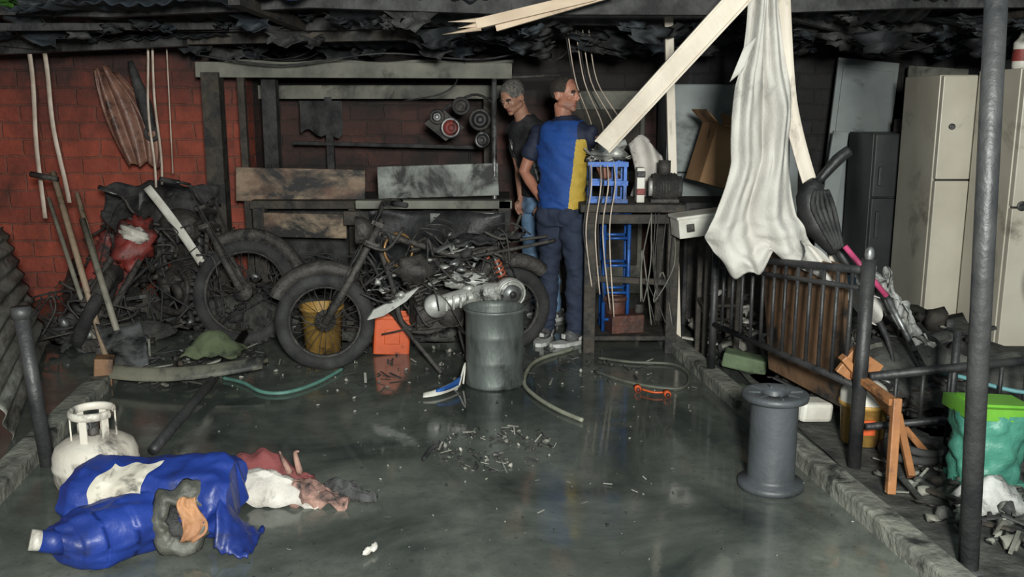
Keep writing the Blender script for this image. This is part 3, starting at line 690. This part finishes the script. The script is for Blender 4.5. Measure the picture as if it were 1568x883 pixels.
rri=mat('rusty_red_iron',(.13,.05,.035),(.06,.035,.03),9,.6,.3,.4)
b=B(); b.box((.74,6.05,.18),(.22,.2,.12),rri,(0,0,.2)); b.cyl((.68,6.05,.24),(.68,6.05,.34),.07,rri); b.torus(TM((.68,6.05,.34),(pi/2,0,0)),.07,.018,rri); b.cyl((.84,6.05,.24),(.84,6.05,.30),.03,burntm); b.done('water_pump',.006)
b=B()
b.grid(lambda u,v:(.82+.22*u+.03*math.sin(4*v),6.36+.04*math.sin(8*u),.978+.42*v*(1-.5*abs(u-.3))),12,12,mat('white_sack',(.62,.58,.54),(.45,.42,.39),6,.8,0,.3,20,.15,6),.02); b.done('white_sack')
b=B(); b.beam((1.12,6.17,0),(.995,6.17,2.14),.055,.04,whitep,up=(0,1,0),n=4); b.done('white_wooden_post',.004)
b=B(); p1=V((.50,5.22,1.37)); p2=V((1.20,4.43,2.26)); d=(p2-p1).normalized(); sx=d.cross(V((0,-1,0))).normalized()
b.beam(p1,p2,.105,.018,whitep,up=(0,-1,.0),n=6)
for q in (-.048,.048): b.beam(p1+sx*q+V((0,-.015,0)),p2+sx*q+V((0,-.015,0)),.012,.034,whitep,up=(0,-1,0),n=6)
b.done('white_fallen_beam',.003)
b=B(); tim=mat('pale_split_timber',(.60,.48,.36),(.36,.26,.18),5,.7,0,.4,20,.2,5,stretch=(.3,1,1))
p=V((-.18,5.0,2.0)); q=V((.42,4.9,2.13)); b.beam(p,q,.05,.05,tim,n=6); b.beam(p+V((.1,.02,-.02)),q+V((.1,0,.01)),.03,.03,tim,n=6)
for k,(dz,L) in enumerate(((-.02,.18),(.0,.10),(.02,.15))):
    b.tube([p+V((.02,0,dz)),p+V((-L,0,dz*1.6-.02))],[.016,.001],tim,5)
b.done('splintered_timber')
clo=mat('white_cotton_cloth',(.54,.52,.48),(.40,.38,.35),4,.9,0,.25,60,.14,3,sootc=(.2,.19,.17))
b=B()
rows=[(2.20,1.12,1.24),(1.79,1.095,1.31),(1.55,1.085,1.34),(1.31,1.07,1.37),(1.05,1.0,1.41),(.95,.97,1.47),(.87,1.0,1.55),(.80,1.08,1.60)]
def cl(u,v):
    t=v*(len(rows)-1); k=min(int(t),len(rows)-2); f=t-k
    z=rows[k][0]*(1-f)+rows[k+1][0]*f; a=rows[k][1]*(1-f)+rows[k+1][1]*f; c=rows[k][2]*(1-f)+rows[k+1][2]*f
    w=c-a; z-= v**6*(.05*math.sin(u*9)+.03*math.sin(u*23))
    uu=u+.05*nz(u*2,v*3,4)
    y=4.6+(.024+.02*v)*math.sin(uu*12+2.5*math.sin(v*2.2))+.010*math.sin(uu*34+v*9)+.035*nz(u*3,v*7,0)+.012*nz(u*9,v*14,3)
    return (a+w*u+.012*math.sin(v*16+u*4), y, z)
b.grid(cl,80,80,clo,.004)
b.grid(lambda u,v:(1.42+.26*u,4.52-.34*u+.05*math.sin(9*v),.93-.22*u-.10*v+.03*math.sin(7*u+5*v)),24,10,clo,.004)
b.grid(lambda u,v:(1.10-.06*v+.06*u,4.58,1.86-.16*v+.05*u),4,5,clo,.004)
b.done('hanging_white_sheet')
b=B()
pts=spline([(1.38,5.0,2.2),(1.43,5.0,1.75),(1.48,5.0,1.5),(1.60,5.0,1.15),(1.79,5.0,.70)],6)
b.grid(lambda u,v:pts[min(int(v*(len(pts)-1)),len(pts)-1)]+V(((u-.5)*.085,.01*math.sin(u*3),0)),4,len(pts)-1,whitep,.008); b.done('curved_wooden_lath')
b=B(); A=V((1.52,3.93,0)); C=V((1.17,5.3,0))
b.cyl(A,A+V((0,0,.95)),.03,blackp); b.ell(tuple(A+V((0,0,.97))),(.02,.02,.035),steel)
b.cyl(C,C+V((0,0,.78)),.022,blackp)
b.cyl(A+V((0,0,.90)),C+V((0,0,.74)),.018,blackp,seg=12); b.cyl(A+V((0,0,.38)),C+V((0,0,.34)),.016,blackp,seg=12); b.cyl(A+V((0,0,.82)),C+V((0,0,.68)),.012,blackp,seg=12)
for i in range(1,13):
    t=i/13; p=A.lerp(C,t); b.cyl(p+V((0,0,.38-.04*t)),p+V((0,0,.90-.16*t)),.010,blackp,seg=8)
E=V((2.75,4.22,0)); A2=A+V((.04,.0,0))
b.cyl(A2+V((0,0,.43)),E+V((0,0,.46)),.02,blackp,seg=12); b.cyl(A2+V((0,0,.20)),E+V((0,0,.20)),.016,blackp,seg=12); b.cyl(E,E+V((0,0,.5)),.025,blackp)
for i in range(1,9): p=A2.lerp(E,i/9); b.cyl(p+V((0,0,.2)),p+V((0,0,.45)),.010,blackp,seg=8)
b.cyl((2.0,4.08,0),(2.0,4.08,.6),.018,blackp,seg=10)
b.done('metal_bed_frame')
ply=mat('brown_plywood',(.22,.12,.065),(.12,.07,.04),4,.7,0,.2,20,.35,3)
b=B(); b.box((1.50,4.68,.50),(.03,.75,.72),ply,(.0,-.12,.25)); b.done('plywood_board',.004)
b=B(); b.box((1.62,4.55,.52),(.02,.16,.5),mat('blue_grey_panel',(.10,.22,.32),None,6,.5,0,.1,30,.3,5),(0,.12,.25)); b.done('blue_panel')
b=B()
b.tube([(1.75,4.9,1.36),(1.69,4.9,1.31),(1.60,4.9,1.20)],[.028,.032,.022],blackp,12,4); b.tube([(1.60,4.9,1.20),(1.56,4.9,1.12),(1.60,4.87,.98),(1.70,4.84,.84)],[.035,.072,.075,.04],blackp,14,5)
b.tube([(1.70,4.84,.86),(1.80,4.78,.68),(1.95,4.72,.40),(2.0,4.7,.2)],[.03,.03,.014,.006],blackp,10,3)
for k in range(5): b.tube([(1.57+.012*k,4.85-.01*k,1.16),(1.55+.03*k,4.80+.01*k,1.06),(1.67+.01*k,4.79,.86)],.012,char,6,4)
b.done('folded_umbrella')
b=B(); b.cyl((1.66,4.62,.90),(1.86,4.55,.66),.014,mat('pink_plastic',(.60,.08,.20),None,9,.5),seg=10); b.cyl((1.86,4.55,.66),(2.05,4.48,.30),.014,steel,seg=10); b.done('pink_broom_handle')
b=B(); b.ell((2.25,5.15,0),(.75,.75,.36),dirt,jit=.5,nu=34,nv=18); b.debris((2.2,5.05,0),(.7,.65),340,[char,char,burntm,charw,dirt,greyw],(.05,.20),.48,.5)
b.v=[V((p.x,p.y,max(p.z,.03))) for p in b.v]; b.done('burnt_rubble_heap')
psm=mat('plastic_film',(.56,.56,.53),(.30,.30,.29),5,.4,0,.6,16,.35,4)
b=B(); b.grid(lambda u,v:(1.86+.44*u*(.5+v*.5)+.04*nz(u*6,v*6,2),4.72+.12*v+.08*nz(u*7,v*7,5),.82-.34*u-.24*v+.09*nz(u*5,v*5,9)+.03*nz(u*15,v*15,9)),30,30,psm,.003); b.done('crumpled_plastic_sheet')
def fridge(x,y,w,d,h,m,split,handle,rot=0):
    b=B(); b.X=TM((x,y,0),(0,0,rot))
    b.box((0,0,h/2+.03),(w,d,h-.06),m)
    z0=.07; z1=h*split
    b.box((0,-d/2-.025,(z0+z1)/2),(w-.01,.045,z1-z0-.012),m); b.box((0,-d/2-.025,(z1+h)/2),(w-.01,.045,h-z1-.012),m)
    b.box((0,-d/2-.003,h/2),(w-.03,.01,h-.1),char)
    for q in (-1,1): b.cyl((q*(w/2-.06),-d/2+.06,0),(q*(w/2-.06),-d/2+.06,.05),.02,blackp)
    if handle:
        for z in (z1-.2,z1+.16): b.box((handle*(w/2-.05),-d/2-.06,z),(.03,.03,.2 if z<z1 else .14),m)
    return b
b=fridge(3.06,6.5,.56,.55,1.78,cream,.62,1); b.cyl((-.20,-.34,1.45),(-.20,-.30,1.45),.02,steel); b.done('cream_refrigerator',.012)
b=fridge(3.33,5.85,.72,.5,1.80,cream,.55,0); b.cyl((-.3,-.31,1.0),(-.3,-.27,1.0),.03,steel); b.box((-.1,-.30,1.1),(.3,.01,.12),mat('rust_stain',(.35,.17,.08),(.5,.42,.3),9,.6)); b.done('cream_metal_cabinet',.01)
dge=mat('dark_grey_enamel',(.045,.05,.054),(.075,.078,.08),3,.4,0,.05)
b=fridge(3.02,7.25,.70,.5,1.38,dge,.66,-1); b.done('dark_refrigerator',.012)
b=B(); b.box((3.05,7.2,1.43),(.22,.2,.10),burntm,(0,0,.2)); b.cyl((3.05,7.2,1.48),(3.05,7.2,1.55),.06,burntm); b.done('portable_stove',.006)
panel=mat('grey_panel',(.33,.36,.36),(.22,.25,.25),2,.55,0,.06,20,.25,1.6)
b=B(); b.box((2.82,7.75,.98),(.50,.03,1.95),panel,(-.12,.10,0)); b.box((2.82,7.73,.98),(.42,.03,1.8),panel,(-.12,.10,0)); b.done('leaning_door_panel',.004)
b=B(); b.box((3.5,7.9,.95),(.5,.03,1.9),greyw,(-.12,.06,0)); b.done('leaning_door_panel',.004)
b=B(); b.box((2.48,7.35,.70),(.12,.03,1.38),panel,(-.06,.12,0)); b.done('narrow_board',.004)
b=B(); b.box((2.25,7.5,.74),(.07,.05,1.48),panel,(-.05,-.02,0)); b.done('narrow_board',.004)
card=mat('cardboard',(.38,.22,.11),(.28,.16,.08),4,.85,0,.1,40,.25,3)
b=B(); b.box((1.62,6.95,.45),(.75,.5,.9),char); b.box((1.62,6.69,.45),(.7,.02,.82),charw); b.done('charred_cabinet',.01)
b=B(); b.X=TM((1.50,6.75,.99),(0,.28,.15))
b.box((0,0,.02),(.44,.3,.012),card); b.box((0,-.15,.22),(.44,.01,.42),card); b.box((0,.15,.22),(.44,.01,.42),card); b.box((.22,0,.22),(.01,.3,.42),card); b.box((-.22,0,.22),(.01,.3,.42),card)
b.box((0,-.2,.46),(.44,.14,.01),card,(.6,0,0)); b.box((-.27,0,.46),(.14,.3,.01),card,(0,.5,0)); b.done('cardboard_box')
b=fridge(1.55,7.9,.6,.5,1.75,panel,.6,1); b.done('grey_refrigerator',.012)
b=B(); b.box((.75,8.0,.85),(.7,.3,1.7),greyw); b.box((.75,7.83,1.3),(.62,.02,.5),charw); b.box((.75,7.83,.6),(.62,.02,.7),charw); b.cyl((.75,7.8,1.15),(.75,7.8,1.3),.01,steel); b.done('old_wardrobe',.01)
b=B()
for x,y in ((1.22,5.75),(1.42,5.75),(1.22,5.98),(1.42,5.98)): b.beam((x,y,0),(x,y,.76),.035,.035,charw)
b.box((1.32,5.87,.77),(.28,.3,.03),charw); b.box((1.32,5.87,.35),(.24,.25,.02),charw); b.done('charred_stool',.005)
b=B(); b.X=TM((1.17,5.74,.87),(0,-.12,.1)); b.box((0,0,0),(.34,.2,.12),wpl); b.box((0,0,.065),(.36,.22,.02),wpl); b.box((-.1,-.102,.0),(.05,.01,.05),burntm); b.done('white_plastic_case',.01)
b=B(); b.debris((1.45,6.2,.02),(.22,.35),90,[char,burntm,charw,greyw,wpl],(.05,.2),.4,.6); b.done('charred_debris_pile')

b=B(); b.cyl((1.585,3.0,0),(1.47,3.0,2.35),.034,post,seg=20); b.cyl((1.585,3.0,0),(1.585,3.0,.02),.06,post); b.done('steel_roof_post')
sp=mat('dark_grey_plastic',(.065,.072,.08),(.04,.045,.05),4,.5,0,.15,30,.15,4)
b=B(); sx_=1.10; b.lathe([(0,0),(.135,0),(.138,.012),(.135,.028),(.10,.034),(.098,.05),(.098,.37),(.10,.385),(.135,.39),(.138,.402),(.135,.415),(.125,.418),(.05,.412),(.042,.40),(.040,.05)],sp,40,TM((sx_,3.75,0)))
for i in range(8):
    a=2*pi*i/8; b.box((sx_+.088*math.cos(a),3.75+.088*math.sin(a),.417),(.05,.008,.008),sp,(0,0,a))
b.done('cable_spool')
b=B(); bucket(b,(1.66,4.22,.03),.11,.20,yelp,.88,False); b.lathe([(.112,.20),(.11,.24),(.09,.27),(.05,.30),(.05,.33),(0,.33)],wpl,24,TM((1.66,4.22,.03)))
b.tube([(1.77,4.22,.23),(1.79,4.15,.30),(1.72,4.12,.35),(1.66,4.22,.36)],.006,steel,6,4); b.box((1.63,4.11,.13),(.09,.01,.07),orgp); b.done('yellow_paint_pail')
b=B(); b.box((1.50,4.50,.09),(.18,.14,.10),wpl,(0,.1,.3)); b.done('white_plastic_tub',.02)
ow=mat('orange_varnished_wood',(.38,.17,.065),(.26,.11,.045),6,.5,0,.15,30,.22,5)
b=B(); b.beam((1.55,3.60,.03),(1.57,3.66,.42),.035,.035,ow); b.beam((1.46,4.0,.50),(1.86,4.0,.06),.06,.03,ow); b.beam((1.56,3.66,.40),(1.52,4.0,.42),.04,.03,ow); b.beam((1.70,3.75,.04),(1.72,3.98,.24),.03,.03,ow)
b.box((1.55,4.03,.44),(.16,.03,.14),ow,(0,.6,0)); b.done('broken_wooden_chair',.004)
lime=mat('lime_plastic',(.15,.40,.04),(.11,.32,.03),8,.5,0,.05)
teal=mat('teal_plastic_bag',(.07,.26,.19),(.04,.16,.12),5,.45,0,.7,14)
b=B()
b.box((1.99,3.72,.36),(.30,.22,.05),lime,(0,.06,.05)); b.box((1.99,3.72,.385),(.22,.16,.02),lime,(0,.06,.05))
def bag(u,v):
    a=2*pi*u; r=1+.14*nz(math.cos(a)*2.2,math.sin(a)*2.2,v*5)+.05*math.sin(a*7+v*9)+.06*nz(math.cos(a)*6,math.sin(a)*6,v*9)
    return (1.99+.155*r*math.cos(a)*(.88+.12*v),3.72+.12*r*math.sin(a)*(.88+.12*v),.035+.32*v)
b.grid(bag,70,30,teal); b.box((1.99,3.72,.05),(.26,.18,.02),teal)
b.done('green_plastic_bin')
b=B(); b.grid(lambda u,v:(1.75+.28*u,3.38+.2*v,.04+.12*math.sin(pi*u)*math.sin(pi*v)+.04*nz(u*6,v*6,3)),18,14,psm,.004); b.done('crumpled_plastic_bag')
b=B(); b.debris((1.85,3.6,.03),(.3,.5),110,[dirt,char,greyw,conc,charw],(.03,.11),.06,.4); b.torus(TM((1.80,3.98,.07),(pi/2,0,0)),.13,.02,rubber,26,8); b.torus(TM((1.82,3.96,.10),(pi/2,.1,0)),.10,.018,rubber,26,8); b.done('rubble_scatter')
b=B(); b.tube([(2.0,4.5,.30),(2.1,4.3,.33),(2.3,4.1,.31),(2.6,4.05,.30)],.010,mat('cyan_hose',(.13,.32,.34),None),8,5); b.done('cyan_hose')
b=B(); FX=2.98; b.torus(TM((FX,4.9,.70),(0,0,.2)),.19,.012,burntm,32,6); b.torus(TM((FX,4.9,.70),(0,0,.2)),.13,.004,burntm,32,6)
for i in range(18): a=2*pi*i/18; b.cyl((FX,4.9,.70),(FX+.19*math.cos(a)*.98,4.9+.038*math.cos(a),.70+.19*math.sin(a)),.003,burntm,seg=5)
for i in range(3): a=2*pi*i/3; b.ell((FX+.08*math.cos(a),4.93,.70+.08*math.sin(a)),(.075,.012,.05),greyw,(0,-a,0))
b.cyl((FX,4.88,.70),(FX,5.0,.70),.05,steel); b.cyl((FX,4.97,.03),(FX,4.97,.6),.015,burntm); b.lathe([(0,.0),(.14,0),(.13,.03),(0,.04)],burntm,24,TM((FX,4.97,.03))); b.done('pedestal_fan')
b=B(); b.box((1.40,5.42,.08),(.26,.14,.09),mat('green_sponge',(.12,.17,.09),(.08,.11,.06),9,.8,0,.3,30,.2,6),(0,.15,-.35)); b.done('green_foam_block',.012)
b=B(); bucket(b,(1.62,5.6,.03),.09,.16,wpl,.8,False); b.done('white_bucket')

# ---------------------------------------------------------------- floor items
hose=mat('pale_hose',(.28,.29,.22),(.18,.18,.14),9,.55)
b=B(); b.tube([(.40,6.0,.014),(.37,5.93,.014),(.20,5.75,.014),(.11,5.55,.014),(.07,5.2,.014),(.13,4.95,.014),(.24,4.72,.014),(.36,4.55,.014)],.012,hose,8,6); b.done('garden_hose')
b=B(); b.tube([(.55,5.75,.012),(.75,5.65,.012),(1.0,5.6,.012),(1.05,5.35,.012),(.95,5.1,.012),(.70,5.2,.012),(.5,5.45,.012)],.009,mat('dark_hose',(.12,.13,.10),(.07,.07,.06),9,.55),8,6); b.done('garden_hose')
b=B(); b.tube([(-1.70,5.3,.014),(-1.56,5.21,.014),(-1.4,5.03,.014),(-1.26,5.02,.014),(-1.13,5.2,.014),(-1.03,5.5,.014)],.011,mat('green_hose',(.12,.28,.23),(.07,.16,.13),9,.55),8,6); b.done('green_hose')
b=B()
for x,y in ((.71,5.08),(.86,4.98)): b.cyl((x,y-.025,.02),(x,y+.025,.02),.019,orgp,seg=16); b.cyl((x,y-.04,.02),(x,y-.025,.02),.012,redp,seg=12)
b.tube([(.73,5.06,.02),(.79,5.0,.02),(.84,5.0,.02)],.006,orgp,6,4); b.done('hose_connectors')
b=B()
b.grid(lambda u,v:(-.49+.20*u,4.93+.07*v+.20*u*u,.015+.035*math.sin(pi*v)*(.4+u)),14,8,wpl,.005); b.grid(lambda u,v:(-.42+.13*u,4.96+.03*v+.16*u*u,.035+.03*math.sin(pi*v)*(.4+u)),10,6,bluep,.004); b.tube([(-.30,5.1,.03),(-.27,5.2,.13),(-.28,5.16,.02)],.006,wpl,6,4); b.done('swim_goggles')
pale=mat('pale_fragment',(.38,.37,.33),(.2,.19,.17),9,.6)
b=B(); b.debris((-.08,4.2,0),(.30,.30),170,[pale,char,char,conc,burntm,dirt],(.010,.045),.008,.3)
b.tube([(-.40,4.0,.02),(-.37,4.12,.03),(-.33,4.2,.02)],.010,char,6,4); b.done('ash_and_glass_fragments')
b=B(); b.debris((-.2,4.2,0),(1.9,1.5),300,[pale,char,char,conc,char,dirt],(.006,.026),.002,.3)
b.debris((-.4,5.6,0),(1.4,.5),180,[pale,char,char,conc,char,dirt,burntm],(.012,.06),.01,.4); b.debris((-.75,4.95,0),(.5,.4),5,[pale],(.03,.05),.01,0)
b.debris((-2.0,5.6,0),(.45,.5),120,[pale,char,char,conc,charw,dirt,burntm],(.02,.10),.04,.5); b.done('floor_litter')

gasm=mat('scorched_white_enamel',(.60,.56,.49),(.44,.39,.33),4,.5,0,.2,20,.42,4.5)
b=B(); r=.165; gx,gy=-1.72,3.66; T=TM((gx,gy,0))
b.lathe([(0,.03),(.11,.03),(.15,.05),(r,.09),(r,.13),(r+.004,.135),(r+.004,.15),(r,.155),(r,.19),(.150,.225),(.11,.25),(.05,.262),(0,.265)],gasm,36,T)
b.lathe([(.11,0),(.115,.0),(.115,.04),(.11,.04)],gasm,28,T)
b.cyl((gx,gy,.25),(gx,gy,.30),.022,burntm); b.box((gx,gy-.02,.32),(.03,.06,.03),steel); b.cyl((gx,gy-.06,.32),(gx,gy-.08,.32),.015,steel)
for a0 in (0,1,2):
    a=a0*2*pi/3+.5; a2=a+1.0
    for q in (a,a2): b.beam((gx+.085*math.cos(q),gy+.085*math.sin(q),.25),(gx+.085*math.cos(q),gy+.085*math.sin(q),.36),.03,.006,gasm,up=(math.cos(q),math.sin(q),0))
b.torus(T@TM((0,0,.36),(pi/2,0,0)),.085,.009,gasm,32,8,2,.3,5.6); b.done('gas_cylinder')
# melted blue drum: crushed body, neck end with cap, burnt-through hole
bl=mat('blue_hdpe',(.012,.038,.24),(.008,.022,.14),4,.48,0,.6,7,.24,3)
lab=mat('paper_label',(.58,.55,.47),(.42,.38,.31),7,.85,0,.2,30,.26,8)
melt=mat('melted_dark_plastic',(.045,.045,.036),(.10,.10,.085),6,.6,0,.8,16)
rustb=mat('burnt_brown',(.38,.19,.09),(.26,.12,.06),7,.7,0,.5)
b=B(); ax0=V((-1.66,3.36,.125)); ax1=V((-1.05,3.34,.145))
def crease(x,y,z): return 1-2*abs(nz(x,y,z))
def drum(u,v,off=0):
    a=2*pi*u; p=ax0.lerp(ax1,v); e=(.80+.20*min(1,v/.08)) if v<.08 else (.82+.18*min(1,(1-v)/.07))
    ca,sa=math.cos(a),math.sin(a)
    dent=.14*nz(ca*1.3,sa*1.3,v*3)+.09*crease(ca*1.5+4,sa*1.5,v*3.2)+.04*crease(ca*3,sa*3,v*8)-.08
    rr=.168*e*(1+dent)+off
    flat=.78+.10*v
    return (p.x+.04*nz(ca*2,sa*2,9)*(1 if v>.5 else -1)*abs(v-.5)*2,p.y+ca*rr*1.12,max(p.z+sa*rr*flat,.004))
b.grid(lambda u,v:drum(u,v),110,80,bl)
for v_ in (0,1): b.add([drum(k/110,v_) for k in range(110)],[tuple(range(110))],bl)
b.grid(lambda u,v:drum(.56-.28*u+.012*math.sin(v*11),.20+.30*v+.03*math.sin(u*8)+.05*u,.009),44,44,lab)
SP=spline([V(q) for q in ((-1.34,3.22,.095),(-1.44,3.11,.10),(-1.52,3.03,.095),(-1.57,2.985,.115))],10)
def neck(u,v):
    k=min(int(v*(len(SP)-1)),len(SP)-1); c=SP[k]; a=2*pi*u; d=V((-.65,-.75,0)).normalized(); s=V((-d.y,d.x,0))
    ca,sa=math.cos(a),math.sin(a)
    rr=.115*(1-.45*max(0,v-.55)/.45)*(1+.16*nz(ca*1.6,sa*1.6,v*3)+.10*crease(ca*2,sa*2,v*4+7)-.05)
    q=c+s*ca*rr*1.1+V((0,0,sa*rr*.9)); return (q.x,q.y,max(q.z,.004))
b.grid(neck,56,34,bl); b.add([neck(k/56,1) for k in range(56)],[tuple(range(56))],bl)
b.cyl((-1.54,2.985,.12),(-1.60,2.945,.145),.044,bl,r2=.036,seg=20); b.cyl((-1.595,2.95,.143),(-1.625,2.93,.156),.035,wpl,seg=22)
hc=V((-1.19,3.15,.130)); e1=V((.93,.30,-.15)).normalized(); e2=V((.10,.28,.95)).normalized(); hn=e1.cross(e2).normalized()
if hn.y>0: hn=-hn
def rim(u,v,r0=.070,r1=.145):
    a=2*pi*u; k=1+.34*nz(math.cos(a)*1.4,math.sin(a)*1.4,3)+.12*nz(math.cos(a)*4,math.sin(a)*4,1)
    rr=(r0+(r1-r0)*v)*k
    q=hc+e1*math.cos(a)*rr*.80+e2*math.sin(a)*rr*.95+hn*(.030*math.sin(pi*v)+.015*nz(math.cos(a)*3,math.sin(a)*3,v*3)-.03*v)
    return (q.x,q.y,max(q.z,.004))
b.grid(rim,60,10,melt,.004)
b.grid(lambda u,v:rim(u,v,.0,.085),40,6,char)
def patch(u,v):
    w=(.6+.4*math.sin(pi*v))
    q=hc+e1*(.028+.085*(u-.5)*w+.02*math.sin(v*5))+e2*(.16*(v-.5))+hn*(.022+.02*nz(u*4,v*4,2)+.015*math.sin(pi*v)); return tuple(q)
b.grid(patch,12,16,rustb,.006)
b.grid(lambda u,v:(-1.06+.12*u,3.08+.24*v,.012+.18*math.sin(pi*v*.9+.2)*(1-u)**1.3+.02*nz(u*6,v*6,0)),16,16,bl,.005)
b.done('melted_blue_drum')
wc=mat('white_fabric',(.58,.55,.50),(.40,.37,.33),5,.85,0,.4,30,.18,5); mar=mat('maroon_fabric',(.20,.05,.05),(.11,.03,.03),6,.85,0,.4,30,.3,6)
pk=mat('scorched_pink_fabric',(.40,.24,.19),(.22,.12,.10),9,.85,0,.5,30,.3,8)
b=B()
def cush(x0,x1,y0,w,h,m,s):
    b.grid(lambda u,v:(x0+(x1-x0)*u,y0-.08*u+(v-.5)*w*(1-.5*u)+.02*nz(u*5,v*5,s),.01+h*math.sin(pi*v)**.6*(.35+.65*math.sin(pi*min(1,u+.12)))+.03*nz(u*6,v*6,s+3)),26,16,m,.006)
cush(-1.18,-.78,3.66,.26,.11,wc,1); cush(-1.20,-.84,3.80,.20,.14,mar,2); cush(-.95,-.66,3.62,.16,.08,pk,3); cush(-.78,-.55,3.66,.10,.06,char,4)
for i in range(2): b.tube([(-.93+.04*i,3.70,.08),(-.95+.05*i,3.68,.14+.03*i),(-.96+.08*i,3.66,.19)],[.016,.010,.003],pk,6,4)
b.done('burnt_cushion')
b=B(); b.ell((-.52,3.12,.02),(.03,.012,.012),wpl,(0,0,1.2),jit=.3); b.ell((-.50,3.15,.02),(.012,.03,.012),wpl,jit=.3); b.done('paper_scrap')
b=B(); b.lathe([(0,0),(.05,0),(.055,.02),(.055,.16),(.03,.19),(.02,.21),(.02,.23),(0,.23)],wpl,22,TM((3.10,5.85,1.80))); b.lathe([(.0565,.05),(.0565,.12)],redp,22,TM((3.10,5.85,1.80))); b.done('plastic_bottle')

# ---------------------------------------------------------------- light, world, camera
w=bpy.data.worlds.new('night'); sc.world=w; w.use_nodes=True; bg=w.node_tree.nodes['Background']
bg.inputs[0].default_value=(.58,.76,.80,1); bg.inputs[1].default_value=.26
def area(name,loc,target,size,e,col=(1,1,1)):
    l=bpy.data.lights.new(name,'AREA'); l.size=size; l.energy=e; l.color=col
    o=bpy.data.objects.new(name,l); sc.collection.objects.link(o); o.location=loc
    o.rotation_euler=(V(target)-V(loc)).to_track_quat('-Z','Y').to_euler()
area('flood_light',(.30,-.7,2.0),(.1,6.2,.8),.4,430,(.98,1,.94))
cam=bpy.data.cameras.new('camera'); co=bpy.data.objects.new('camera',cam); sc.collection.objects.link(co)
cam.lens=32.9; cam.sensor_width=36; co.location=(0,0,1.6); co.rotation_euler=(math.radians(90-11.2),0,0); sc.camera=co
